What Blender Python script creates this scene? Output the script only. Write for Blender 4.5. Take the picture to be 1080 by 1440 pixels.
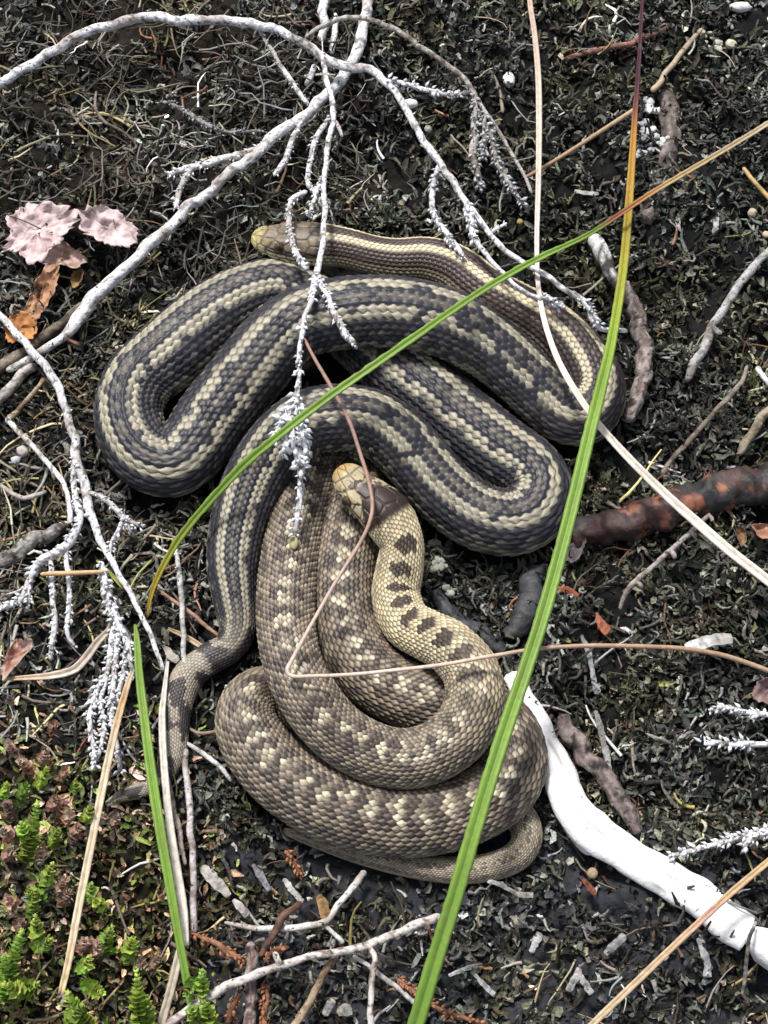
import bpy, math, random
import numpy as np
from mathutils import Vector

random.seed(7)
RNG = np.random.default_rng(7)
scene = bpy.context.scene
for o in list(bpy.data.objects):
    bpy.data.objects.remove(o)

# ------------------------------------------------------------------ camera, sky, sun, exposure
U = 0.00025                      # one photo pixel on the ground plane is a quarter of a millimetre
D = 2400.0                       # camera distance in those pixels (0.6 m)
TILT = math.radians(24)
CAM = np.array([0.0, -D * math.sin(TILT), D * math.cos(TILT)])
FWD = np.array([0.0, math.sin(TILT), -math.cos(TILT)])
RGT = np.array([1.0, 0.0, 0.0])
UPV = np.array([0.0, math.cos(TILT), math.sin(TILT)])

cam_d = bpy.data.cameras.new('camera')
cam = bpy.data.objects.new('camera', cam_d)
scene.collection.objects.link(cam)
cam.location = Vector(CAM * U)
cam.rotation_euler = (TILT, 0, 0)
cam_d.sensor_fit = 'HORIZONTAL'
cam_d.angle = 2 * math.atan(540.0 / D)
cam_d.clip_start = 0.01
cam_d.clip_end = 50
scene.camera = cam

SUN_ELEV = math.radians(60)
SUN_AZ = math.radians(-25)       # measured from +Y (top of the picture) towards +X
world = bpy.data.worlds.new("World")
scene.world = world
world.use_nodes = True
wn = world.node_tree
wn.nodes.clear()
sky = wn.nodes.new('ShaderNodeTexSky')
sky.sky_type = 'NISHITA'
sky.sun_disc = False
sky.sun_elevation = SUN_ELEV
sky.sun_rotation = SUN_AZ
sky.air_density = 1.0
sky.dust_density = 3.0
bg = wn.nodes.new('ShaderNodeBackground')
bg.inputs['Strength'].default_value = 0.055
wo = wn.nodes.new('ShaderNodeOutputWorld')
hs = wn.nodes.new('ShaderNodeHueSaturation')     # thin bright cloud: far less blue than a clear sky
hs.inputs['Saturation'].default_value = 0.5
wn.links.new(sky.outputs[0], hs.inputs['Color'])
wn.links.new(hs.outputs[0], bg.inputs['Color'])
wn.links.new(bg.outputs[0], wo.inputs['Surface'])

sun_d = bpy.data.lights.new('sun', 'SUN')
sun_d.energy = 1.5
sun_d.angle = math.radians(10)
sun_d.color = (1.0, 0.975, 0.94)
sun = bpy.data.objects.new('sun', sun_d)
scene.collection.objects.link(sun)
sdir = Vector((math.sin(SUN_AZ) * math.cos(SUN_ELEV), math.cos(SUN_AZ) * math.cos(SUN_ELEV), math.sin(SUN_ELEV)))
sun.rotation_euler = (-sdir).to_track_quat('-Z', 'Y').to_euler()

vs = scene.view_settings
vs.view_transform = 'Standard'
vs.look = 'None'
vs.exposure = 1.5
vs.gamma = 1.0
vs.use_curve_mapping = False

# ------------------------------------------------------------------ numeric helpers
def P(x, y, z):
    """photo position + height above the ground (all in photo pixels) -> place in the world"""
    x = np.asarray(x, float); y = np.asarray(y, float); z = np.asarray(z, float)
    k = 540.0 / D
    d = FWD + RGT * (((x - 540) / 540) * k)[..., None] + UPV * (((720 - y) / 540) * k)[..., None]
    t = (z - CAM[2]) / d[..., 2]
    return CAM + d * t[..., None]

def P1(x, y, z):
    return P(np.array([x]), np.array([y]), np.array([z]))[0]

def depth_scale(w):
    return ((w - CAM) @ FWD) / D

def to_photo(w):
    v = w - CAM
    dz = v @ FWD
    return np.stack([540 + (v @ RGT) / dz * D, 720 - (v @ UPV) / dz * D], -1)

def hash01(*ints):
    h = np.zeros(np.broadcast(*ints).shape, np.uint64)
    for k, i in enumerate(ints):
        a = (np.asarray(i).astype(np.int64) + 100000).astype(np.uint64)
        h = (h ^ (a * np.uint64(2654435761 + 40503 * k))) * np.uint64(1099511628211)
        h ^= h >> np.uint64(29)
    h = (h * np.uint64(0x9E3779B97F4A7C15)) ^ (h >> np.uint64(31))
    return ((h >> np.uint64(11)) % np.uint64(1 << 30)).astype(float) / (1 << 30)

def vnoise(p, seed=0):
    p = np.asarray(p, float)
    f = np.floor(p); t = p - f; t = t * t * (3 - 2 * t)
    i = f.astype(np.int64)
    out = 0
    for dx in (0, 1):
        wx = t[..., 0] if dx else 1 - t[..., 0]
        for dy in (0, 1):
            wy = t[..., 1] if dy else 1 - t[..., 1]
            for dz in (0, 1):
                wz = t[..., 2] if dz else 1 - t[..., 2]
                out = out + wx * wy * wz * hash01(i[..., 0] + dx, i[..., 1] + dy, i[..., 2] + dz, np.full(i[..., 0].shape, seed))
    return out

def fbm(p, seed=0, oct=3):
    s = 0; a = 1; n = 0
    for k in range(oct):
        s = s + a * vnoise(p * 2 ** k, seed + k); n += a; a *= .5
    return s / n

def sstep(a, b, x):
    t = np.clip((x - a) / (b - a), 0, 1)
    return t * t * (3 - 2 * t)

def mix(a, b, t):
    return a * (1 - t)[..., None] + b * t[..., None]

def unit(v):
    return v / np.maximum(np.linalg.norm(v, axis=-1, keepdims=True), 1e-9)

def catmull(pts, per=16):
    pts = np.asarray(pts, float)
    if len(pts) == 2:
        t = np.linspace(0, 1, per + 1)[:, None]
        return pts[0] * (1 - t) + pts[1] * t
    p = np.vstack([2 * pts[0] - pts[1], pts, 2 * pts[-1] - pts[-2]])
    out = []
    for i in range(1, len(p) - 2):
        p0, p1, p2, p3 = p[i - 1:i + 3]
        t = np.arange(per)[:, None] / per
        out.append(.5 * ((2 * p1) + (p2 - p0) * t + (2 * p0 - 5 * p1 + 4 * p2 - p3) * t ** 2 + (3 * p1 - p0 - 3 * p2 + p3) * t ** 3))
    out.append(pts[-1:])
    return np.vstack(out)

# ------------------------------------------------------------------ mesh helpers
def mesh_from(name, verts, faces, cols=None, smooth=True):
    """faces: list of (M,k) int arrays"""
    me = bpy.data.meshes.new(name)
    verts = np.asarray(verts, np.float32)
    faces = [np.asarray(f, np.int32) for f in faces if len(f)]
    loops = np.concatenate([f.ravel() for f in faces])
    tot = np.concatenate([np.full(len(f), f.shape[1], np.int32) for f in faces])
    start = np.concatenate([[0], np.cumsum(tot)[:-1]]).astype(np.int32)
    me.vertices.add(len(verts)); me.vertices.foreach_set('co', verts.ravel())
    me.loops.add(len(loops)); me.loops.foreach_set('vertex_index', loops)
    me.polygons.add(len(tot)); me.polygons.foreach_set('loop_start', start)
    try:
        me.polygons.foreach_set('loop_total', tot)
    except Exception:
        pass
    me.polygons.foreach_set('use_smooth', np.full(len(tot), bool(smooth)))
    if cols is not None:
        at = me.color_attributes.new('Col', 'FLOAT_COLOR', 'POINT')
        c = np.ones((len(verts), 4), np.float32); c[:, :3] = cols
        at.data.foreach_set('color', c.ravel())
    me.update(calc_edges=True)
    me.validate()
    return me

class Geo:
    """collects pieces (in photo-pixel world units) that become ONE mesh"""
    def __init__(self):
        self.v = []; self.f = []; self.c = []; self.n = 0
    def add(self, v, faces, c):
        v = np.asarray(v, float)
        c = np.asarray(c, float)
        if c.ndim == 1:
            c = np.tile(c, (len(v), 1))
        for f in faces:
            if len(f):
                self.f.append(np.asarray(f) + self.n)
        self.v.append(v); self.c.append(c); self.n += len(v)
    def obj(self, name, mat, parent=None, smooth=True, origin=None):
        v = np.vstack(self.v)
        if parent is not None:
            org = np.array(ROOT_LOC[parent.name])
        elif origin is not None:
            org = np.asarray(origin, float)
        else:
            org = v.mean(0); org = np.array([org[0], org[1], v[:, 2].min()])
        q = {}
        for f in self.f:
            q.setdefault(f.shape[1], []).append(f)
        me = mesh_from(name, (v - org) * U, [np.vstack(x) for x in q.values()], np.vstack(self.c), smooth)
        me.materials.append(mat)
        o = bpy.data.objects.new(name, me)
        scene.collection.objects.link(o)
        if parent is not None:
            o.parent = parent
            ROOT_LOC[o.name] = org
        else:
            o.location = Vector(org * U)
            ROOT_LOC[o.name] = org
        return o

ROOT_LOC = {}
def tag(o, label=None, cat=None, group=None, kind=None):
    if label: o['label'] = label
    if cat: o['category'] = cat
    if group: o['group'] = group
    if kind: o['kind'] = kind
    return o

def thing(name, loc, label, cat, group=None):
    e = bpy.data.objects.new(name, None)
    e.empty_display_size = 0.005
    scene.collection.objects.link(e)
    e.location = Vector(np.asarray(loc) * U)
    ROOT_LOC[e.name] = np.asarray(loc, float)
    return tag(e, label, cat, group)

# ------------------------------------------------------------------ materials
def material(name, rough=.7, spec=.3, bump=0.0, bscale=900.0, var=0.0, vscale=500.0, fleck=None, fthr=.62, fscale=700., trans=0.0, stretch=None, coat=0.0):
    m = bpy.data.materials.new(name)
    m.use_nodes = True
    nt = m.node_tree
    b = nt.nodes['Principled BSDF']
    b.inputs['Roughness'].default_value = rough
    b.inputs['Specular IOR Level'].default_value = spec
    if coat:
        b.inputs['Coat Weight'].default_value = coat
        b.inputs['Coat Roughness'].default_value = .3
    at = nt.nodes.new('ShaderNodeAttribute'); at.attribute_name = 'Col'
    col = at.outputs['Color']
    tc = nt.nodes.new('ShaderNodeTexCoord')
    co = tc.outputs['Object']
    if var:
        n = nt.nodes.new('ShaderNodeTexNoise'); n.inputs['Scale'].default_value = vscale; n.inputs['Detail'].default_value = 4
        nt.links.new(co, n.inputs['Vector'])
        r = nt.nodes.new('ShaderNodeMapRange'); r.inputs['From Min'].default_value = .3; r.inputs['From Max'].default_value = .7
        r.inputs['To Min'].default_value = 1 - var; r.inputs['To Max'].default_value = 1 + var
        nt.links.new(n.outputs['Fac'], r.inputs['Value'])
        mx = nt.nodes.new('ShaderNodeMix'); mx.data_type = 'RGBA'; mx.blend_type = 'MULTIPLY'; mx.inputs['Factor'].default_value = 1
        nt.links.new(col, mx.inputs['A']); nt.links.new(r.outputs['Result'], mx.inputs['B'])
        col = mx.outputs['Result']
    if fleck is not None:
        n = nt.nodes.new('ShaderNodeTexNoise'); n.inputs['Scale'].default_value = fscale; n.inputs['Detail'].default_value = 3
        nt.links.new(co, n.inputs['Vector'])
        r = nt.nodes.new('ShaderNodeMapRange'); r.inputs['From Min'].default_value = fthr; r.inputs['From Max'].default_value = fthr + .06
        nt.links.new(n.outputs['Fac'], r.inputs['Value'])
        mx = nt.nodes.new('ShaderNodeMix'); mx.data_type = 'RGBA'
        nt.links.new(r.outputs['Result'], mx.inputs['Factor']); nt.links.new(col, mx.inputs['A'])
        mx.inputs['B'].default_value = (*fleck, 1)
        col = mx.outputs['Result']
    nt.links.new(col, b.inputs['Base Color'])
    if bump:
        n = nt.nodes.new('ShaderNodeTexNoise'); n.inputs['Scale'].default_value = bscale; n.inputs['Detail'].default_value = 5
        nt.links.new(co, n.inputs['Vector'])
        bp = nt.nodes.new('ShaderNodeBump'); bp.inputs['Strength'].default_value = bump; bp.inputs['Distance'].default_value = .0006
        nt.links.new(n.outputs['Fac'], bp.inputs['Height'])
        nt.links.new(bp.outputs['Normal'], b.inputs['Normal'])
    if trans:
        out = nt.nodes['Material Output']
        tr = nt.nodes.new('ShaderNodeBsdfTranslucent'); nt.links.new(col, tr.inputs['Color'])
        ms = nt.nodes.new('ShaderNodeMixShader'); ms.inputs['Fac'].default_value = trans
        nt.links.new(b.outputs[0], ms.inputs[1]); nt.links.new(tr.outputs[0], ms.inputs[2])
        nt.links.new(ms.outputs[0], out.inputs['Surface'])
    return m

M_GROUND = material('peat', .95, .1, bump=.9, bscale=700, var=.5, vscale=260)
M_MOSS = material('dark_moss', .8, .2, bump=.5, bscale=1600, var=.55, vscale=1100)
M_STRAND = material('dead_strands', .7, .3, var=.25, vscale=900)
M_SCALE = material('snake_skin', .42, .33, bump=.15, bscale=2600, var=.12, vscale=900)
M_EYE = material('eye', .08, .6)
M_BARK = material('weathered_bark', .8, .25, bump=.8, bscale=1000, var=.28, vscale=700, fleck=(.07, .06, .055), fthr=.62, fscale=620)
M_WHITE = material('bleached_wood', .65, .3, bump=.6, bscale=700, var=.05, vscale=420, fleck=(.22, .2, .19), fthr=.69, fscale=520)
M_LICHEN = material('lichen_leaves', .85, .2, bump=.3, bscale=1500, var=.2, vscale=900)
M_CHAR = material('charred_wood', .6, .4, bump=.9, bscale=420, var=.35, vscale=300)
M_BLADE = material('green_blade', .45, .4, var=.1, vscale=600, trans=.25)
M_STRAW = material('straw', .55, .35, bump=.2, bscale=900, var=.18, vscale=500)
M_LEAF = material('dead_leaf', .6, .35, bump=.5, bscale=600, var=.25, vscale=350, trans=.15)
M_SPRIG = material('sprig_leaves', .5, .35, var=.2, vscale=800, trans=.2)

C = lambda *a: np.array(a, float)

# ------------------------------------------------------------------ the two snakes: centre lines  (x, y, height, half width, roll in degrees)
A_PTS = [
 (354,332,82,22,-22),(372,336,82,22,-22),(392,340,82,27,-24),(418,342,82,33,-25),(444,344,82,33,-26),(466,347,80,31,-28),(490,351,78,29,-28),
 (525,361,76,29,-30),(560,366,76,30,-30),(600,366,78,32,-30),(640,379,80,34,-30),(680,410,80,36,-30),(720,432,76,37,-28),(765,456,70,38,-22),
 (805,490,62,39,-14),(833,530,56,40,-6),(838,560,54,40,0),(822,584,54,41,4),(796,584,58,41,6),(770,563,64,42,8),
 (700,498,88,45,6),(655,468,100,48,4),(612,450,108,50,2),(545,439,113,51,0),(475,442,111,51,-4),(423,455,100,50,-6),(381,488,84,51,-8),
 (343,534,68,51,-8),(301,586,54,51,-10),(273,626,50,49,-12),(244,652,48,47,-14),(209,643,48,47,-14),(187,613,48,47,-14),(181,575,48,47,-14),
 (196,537,48,49,-14),(236,502,48,52,-14),(292,454,48,52,-12),(345,421,48,48,-10),(395,408,44,45,-8),(440,425,36,44,-6),(482,455,34,44,-4),(522,488,36,46,0),
 (560,520,42,49,0),(604,556,46,51,0),(652,596,48,51,0),(700,633,48,50,0),(740,660,48,48,0),(757,688,48,47,0),(746,722,48,47,2),(712,735,48,47,4),
 (668,724,49,47,6),(625,692,54,46,8),(590,652,64,46,8),(560,620,76,46,8),(522,594,90,46,6),(474,588,97,47,4),(428,597,92,46,2),(388,632,72,45,0),
 (356,682,54,43,0),(336,740,46,40,0),(328,795,42,36,0),(331,845,36,30,-4),(334,885,30,25,-6),(320,912,26,22,-6),(292,928,24,22,-4),(264,952,23,22,0),
 (249,990,22,21,0),(246,1030,20,19,0),(243,1064,18,17,0),(228,1094,16,14,0),(203,1109,14,12,0),(175,1118,12,9,0),(150,1131,10,4,0)]
B_PTS = [
 (478,656,112,25,0),(487,668,112,25,0),(503,687,110,29,0),(522,703,108,33,0),(540,720,104,37,0),(554,740,98,34,0),(565,767,90,30,0),
 (562,800,78,32,0),(557,838,68,33,0),(571,875,72,34,0),(600,893,84,35,0),(632,910,98,37,0),(662,945,108,39,0),(667,990,110,41,0),
 (646,1032,104,41,0),(607,1059,94,41,0),(563,1067,88,41,0),(518,1056,88,41,0),(474,1029,92,41,0),(438,987,96,41,0),(414,940,94,40,0),(403,888,82,40,0),
 (403,825,66,40,0),(412,762,52,39,0),(428,705,40,37,0),(444,655,30,35,0),(462,622,24,34,0),(488,620,24,34,0),(500,650,26,36,0),(500,700,34,38,0),
 (491,755,42,41,0),(483,820,46,43,0),(487,878,46,44,0),(508,930,45,45,0),(546,965,44,45,0),(598,986,42,45,0),(645,995,40,44,0),(686,1006,40,44,0),
 (714,1034,44,45,0),(722,1074,46,46,0),(702,1112,47,47,0),(650,1140,48,49,0),(584,1153,48,50,0),(520,1148,48,51,0),(458,1128,48,51,0),(402,1094,47,49,0),
 (362,1052,45,46,0),(346,1014,42,42,0),(354,984,36,38,0),(382,972,26,34,0),(420,996,18,31,0),(470,1046,14,29,0),(540,1090,12,27,0),(620,1112,10,25,0),
 (690,1128,12,23,0),(730,1148,16,22,0),(741,1178,20,21,0),(726,1204,20,20,0),(690,1219,20,19,0),(640,1224,19,18,0),(580,1217,18,17,0),(520,1204,17,15,0),
 (470,1190,15,12,0),(430,1177,13,9,0),(398,1168,11,4,0)]

def centreline(pts):
    pts = np.array(pts, float)
    w = P(pts[:, 0], pts[:, 1], pts[:, 2])
    rad = pts[:, 3] * depth_scale(w)
    dat = np.column_stack([w, rad, pts[:, 4]])
    cl = catmull(dat, 14)
    for _ in range(3):                                  # soften
        cl[1:-1] = .25 * cl[:-2] + .5 * cl[1:-1] + .25 * cl[2:]
    return cl

A_CL = centreline(A_PTS)
B_CL = centreline(B_PTS)
ALL_CL = np.vstack([A_CL[:, :4], B_CL[:, :4]])

def inside_snake(xy, k=0.95, pad=0.0):
    """True where a spot of ground lies under a snake's body"""
    out = np.zeros(len(xy), bool)
    for i in range(0, len(xy), 20000):
        d = np.linalg.norm(xy[i:i + 20000, None, :] - ALL_CL[None, ::2, :2], axis=2) - ALL_CL[None, ::2, 3] * k - pad
        out[i:i + 20000] = d.min(1) < 0
    return out

# ------------------------------------------------------------------ ground
def ground_z(x, y):
    p = np.stack([x / 190, y / 190, np.zeros_like(x)], -1)
    z = (fbm(p, 3, 2) - .5) * 46 + (fbm(p * 3.2, 13, 3) - .5) * 52
    ph = to_photo(np.stack([x, y, np.zeros_like(x)], -1))
    z = z + 20 * sstep(430, 150, ph[:, 1])                    # bank rises a little beyond the snakes
    z = z - 12 * sstep(1150, 1400, ph[:, 1])
    # bed pressed flat beneath and around the snakes
    g = np.full(len(x), 1e9)
    for i in range(0, len(x), 20000):
        d = np.linalg.norm(np.stack([x, y], -1)[i:i + 20000, None, :] - ALL_CL[None, ::3, :2], axis=2) - ALL_CL[None, ::3, 3]
        g[i:i + 20000] = d.min(1)
    t = sstep(70, 0, g)
    z = z * (1 - t) + (-4) * t
    hole = sstep(8, -6, g) * 8
    return z - hole

def region_masks(ph):
    """soft patches of ground cover by place"""
    x, y = ph[:, 0], ph[:, 1]
    n = (fbm(np.stack([x / 130, y / 130, np.zeros_like(x)], -1), 21, 3) - .5) * 220
    green = sstep(60, -60, (x - 300) + n) * sstep(-70, 70, (y - 1040) + n)
    straw = sstep(80, -60, (x - 470) + n) * sstep(60, -60, (y - 380) + n)
    litter = sstep(60, -60, (x - 260) + n) * (1 - green) * sstep(-60, 60, y - 380 + n)
    char = sstep(-60, 60, (x - 270) + n * .6) * sstep(-50, 60, (y - 1160) + n * .5)
    lich = sstep(-60, 60, (x - 730) + n) * sstep(-60, 60, y - 880 + n * .5) * sstep(60, -60, y - 1200 + n * .5)
    return green, straw, litter, char, lich

gx = np.unique(np.concatenate([np.linspace(-5000, -900, 24), np.linspace(-900, 900, 260), np.linspace(900, 5000, 24)]))
gy = np.unique(np.concatenate([np.linspace(-5000, -1050, 24), np.linspace(-1050, 1250, 330), np.linspace(1250, 5000, 24)]))
GX, GY = np.meshgrid(gx, gy, indexing='xy')
fx, fy = GX.ravel(), GY.ravel()
fz = ground_z(fx, fy) + (fbm(np.stack([fx / 30, fy / 30, np.zeros_like(fx)], -1), 9, 3) - .5) * 16
fz = np.where(inside_snake(np.stack([fx, fy], -1), 1.0, 6), np.minimum(fz, -6), fz)
gph = to_photo(np.stack([fx, fy, fz * 0], -1))
gr, st, li, ch, lc = region_masks(gph)
gcol = np.tile(C(.011, .011, .011), (len(fx), 1))
gcol = mix(gcol, np.tile(C(.016, .014, .009), (len(fx), 1)), gr)
gcol = mix(gcol, np.tile(C(.018, .015, .012), (len(fx), 1)), st)
gcol = mix(gcol, np.tile(C(.034, .035, .040), (len(fx), 1)), ch)
idx = np.arange(len(fx)).reshape(len(gy), len(gx))
quads = np.stack([idx[:-1, :-1], idx[:-1, 1:], idx[1:, 1:], idx[1:, :-1]], -1).reshape(-1, 4)
G = Geo(); G.add(np.stack([fx, fy, fz], -1), [quads], gcol)
ground = G.obj('ground', M_GROUND, origin=(0, 0, 0))
tag(ground, 'dark peaty ground under the snakes', kind='structure')

# ------------------------------------------------------------------ swept tubes
def frames(c):
    t = np.gradient(c, axis=0); t = unit(t)
    z = np.array([0, 0, 1.0])
    u = z - (t @ z)[:, None] * t
    bad = np.linalg.norm(u, axis=1) < .15
    u[bad] = np.array([1.0, 0, 0]) - t[bad] * t[bad][:, :1]
    u = unit(u)
    return t, u, np.cross(t, u)

def resample(d, step):
    seg = np.linalg.norm(np.diff(d[:, :3], axis=0), axis=1)
    s = np.concatenate([[0], np.cumsum(seg)])
    n = max(2, int(round(s[-1] / step)) + 1)
    q = np.linspace(0, s[-1], n)
    return np.stack([np.interp(q, s, d[:, k]) for k in range(d.shape[1])], -1), q

def polyline(pts):
    pts = np.array(pts, float)
    w = P(pts[:, 0], pts[:, 1], pts[:, 2])
    return catmull(np.column_stack([w, pts[:, 3] * depth_scale(w)]), 10)

def grid_faces(n, m, closed=True):
    i = np.arange(n - 1)[:, None]; j = np.arange(m if closed else m - 1)[None, :]
    j2 = (j + 1) % m
    return np.stack([i * m + j, i * m + j2, (i + 1) * m + j2, (i + 1) * m + j], -1).reshape(-1, 4)

def tube(geo, pts, colf, sides=9, bump=.16, wob=.6, step=None, seed=0, flat=1.0, ends=True, bfreq=1.0):
    """irregular round stick along a traced line"""
    d = polyline(pts)
    step = step or max(2.2, float(np.mean(d[:, 3])) * .7)
    d, q = resample(d, step)
    c = d[:, :3].copy(); r = d[:, 3].copy()
    sd = seed + int(abs(pts[0][0]) * 13 + abs(pts[0][1]) * 7)
    nz = np.stack([vnoise(np.stack([q / 22, q * 0 + k * 9.7, q * 0], -1), sd + k) - .5 for k in range(3)], -1)
    c = c + nz * wob * (r[:, None] * .8 + .8)
    if ends:
        r[0] *= .55; r[-1] *= .55
    t, u, s = frames(c)
    a = np.linspace(0, 2 * np.pi, sides, endpoint=False)
    ca, sa = np.cos(a), np.sin(a)
    dirs = u[:, None] * ca[None, :, None] * flat + s[:, None] * sa[None, :, None]
    pp = c[:, None] + dirs * r[:, None, None]
    k = fbm(pp.reshape(-1, 3) / (max(2.5, r.mean()) * 1.5 / bfreq), sd, 2).reshape(len(c), sides)
    rr = r[:, None] * (1 + bump * 2 * (k - .5))
    v = c[:, None] + dirs * rr[..., None]
    v = v.reshape(-1, 3)
    n0 = len(v)
    f = grid_faces(len(c), sides)
    v = np.vstack([v, c[:1] - t[:1] * r[0] * .4, c[-1:] + t[-1:] * r[-1] * .4])
    j = np.arange(sides); j2 = (j + 1) % sides
    cap0 = np.stack([np.full(sides, n0), j2, j], -1)
    b = (len(c) - 1) * sides
    cap1 = np.stack([np.full(sides, n0 + 1), b + j, b + j2], -1)
    ang = np.concatenate([np.tile(a, len(c)), [0, 0]])
    qq = np.concatenate([np.repeat(q / q[-1], sides), [0, 1]])
    col = colf(v, qq, ang) if callable(colf) else np.tile(C(*colf), (len(v), 1))
    geo.add(v, [f, cap0, cap1], col)
    return d

def nubs(geo, pts, size, gap, col, spread=.9, seed=0, skip=0.0, jit=.25, out=0.75):
    """tiny dead scale leaves standing off a heather twig, one four-sided spike each"""
    d = polyline(pts); d, q = resample(d, gap * .82)
    c, r = d[:, :3], d[:, 3]
    t, u, s = frames(c)
    rg = np.random.default_rng(seed + int(pts[0][0] * 3 + pts[0][1]))
    V = []; F = []; K = []; n = 0
    for i in range(len(c)):
        if q[i] < skip * q[-1]:
            continue
        if rg.random() < .22:
            continue
        m = 2 + int(rg.integers(0, 2))
        off = rg.uniform(0, 6.28)
        for k in range(m):
            a = off + k * 2 * math.pi / m + rg.uniform(-.4, .4)
            nrm = u[i] * math.cos(a) + s[i] * math.sin(a)
            L = size * 1.12 * rg.uniform(.6, 1.4)
            dr = unit(t[i] * rg.uniform(.4, 1.0) + nrm * out * rg.uniform(.6, 1.3) + rg.normal(0, jit, 3))
            side = unit(np.cross(dr, nrm)); nn = np.cross(side, dr)
            b = c[i] + nrm * r[i] * .5
            w = L * .34 * spread
            mid = b + dr * L * .45
            V += [b, mid + side * w, mid + nn * w * .7, mid - side * w, mid - nn * w * .5, b + dr * L]
            F += [(n, n + 1, n + 2), (n, n + 2, n + 3), (n, n + 3, n + 4), (n, n + 4, n + 1), (n + 5, n + 2, n + 1), (n + 5, n + 3, n + 2), (n + 5, n + 4, n + 3), (n + 5, n + 1, n + 4)]
            cc = col * rg.uniform(.7, 1.15)
            K += [cc] * 6
            n += 6
    if V:
        geo.add(np.array(V), [np.array(F)], np.array(K))

def bark(pale, dark, thr=.58, soft=.06, scale=7.0, seed=0):
    pale, dark = C(*pale), C(*dark)
    def f(v, q, a):
        n = fbm(v / scale * np.array([1, 1, 1]), seed + 40, 3)
        c = mix(np.tile(pale, (len(v), 1)), np.tile(dark, (len(v), 1)), sstep(thr - soft, thr + soft, n))
        big = fbm(v / 34, seed + 90, 2)
        return mix(c, c * C(.62, .58, .54), sstep(.5, .68, big))
    return f

def fibre(a, b, c=(.03, .026, .024), seed=0, ln=9.0):
    a, b, c = C(*a), C(*b), C(*c)
    def f(v, q, an):
        w = np.stack([q * ln, 2 * np.cos(an), 2 * np.sin(an)], -1)
        n = fbm(w * np.array([1, 1.6, 1.6]), seed + 7, 4)
        m = fbm(v / 13, seed + 17, 3)
        o = mix(np.tile(a, (len(v), 1)), np.tile(b, (len(v), 1)), sstep(.42, .62, n))
        return mix(o, np.tile(c, (len(v), 1)), sstep(.56, .63, m))
    return f

def gradient(stops, streak=.1):
    ps = np.array([s[0] for s in stops]); cs = np.array([s[1] for s in stops], float)
    def f(v, q, a):
        c = np.stack([np.interp(q, ps, cs[:, k]) for k in range(3)], -1)
        n = vnoise(np.stack([q * 40, a * 2, q * 0], -1), 5)
        c = c * (1 + streak * 2 * (n - .5))[:, None]
        sp = vnoise(np.stack([v[:, 0] / 5, v[:, 1] / 5, v[:, 2] / 5], -1), 15)
        big = fbm(v / 60, 19, 2)
        c = c * (.82 + .36 * big)[:, None]
        return mix(c, np.tile(C(.25, .19, .09), (len(v), 1)), sstep(.86, .93, sp) * .7)
    return f

def blade(geo, pts, colf, thick=.22, keel=.35, step=9.0, serr=0.0, twist=0.0, seed=0):
    """grass blade: a folded, solid strip with a midrib groove; pts carry the half width"""
    d = polyline(pts); d, q = resample(d, step)
    c, r = d[:, :3], d[:, 3]
    t, u, s = frames(c)
    # the broad face looks a little sideways
    view = unit(CAM - c)
    nf = unit(view * .6 + u * .6)
    nf = unit(nf - (nf * t).sum(1)[:, None] * t)
    s = np.cross(t, nf)
    if twist:
        a = twist * np.sin(q / q[-1] * 5 + seed)
        nf, s = nf * np.cos(a)[:, None] + s * np.sin(a)[:, None], s * np.cos(a)[:, None] - nf * np.sin(a)[:, None]
    prof = [(-1, .0), (-.55, .10), (-.12, -.04), (0, -.16), (.12, -.04), (.55, .10), (1, .0), (.5, -thick), (0, -thick - .2), (-.5, -thick)]
    m = len(prof)
    V = np.zeros((len(c), m, 3))
    rg = np.random.default_rng(seed + 3)
    wl = 1 + serr * rg.uniform(-1, 1, len(c)); wr = 1 + serr * rg.uniform(-1, 1, len(c))
    for k, (px, pz) in enumerate(prof):
        w = np.where(px < 0, wl, wr) if abs(px) == 1 else 1.0
        V[:, k] = c + s * (px * r * w)[:, None] + nf * ((pz + keel * abs(px)) * r)[:, None]
    v = V.reshape(-1, 3)
    qq = np.repeat(q / q[-1], m)
    aa = np.tile(np.array([p[0] for p in prof]) * 2, len(c))
    f = grid_faces(len(c), m)
    cap = np.arange(m)[None, ::-1]; cap2 = (len(c) - 1) * m + np.arange(m)[None, :]
    geo.add(v, [f, cap, cap2], colf(v, qq, aa))
    return d

# ------------------------------------------------------------------ snake builder
NV = 34
PER_V = 6
PER_U = 6

HEAD_SEEDS = [(.04, 0), (.13, .17), (.13, -.17), (.10, .5), (.10, -.5), (.25, .2), (.25, -.2), (.24, .52), (.24, -.52), (.45, 0), (.43, .40), (.43, -.40),
              (.36, .62), (.36, -.62), (.55, .66), (.55, -.66), (.70, .24), (.70, -.24), (.70, .58), (.70, -.58), (.86, .42), (.86, -.42), (.88, .12), (.88, -.12),
              (.84, .74), (.84, -.74)] + [(.06 + .125 * k, sg * .93) for k in range(8) for sg in (1, -1)] + [(.06 + .14 * k, sg * 1.22) for k in range(7) for sg in (1, -1)]

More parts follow.
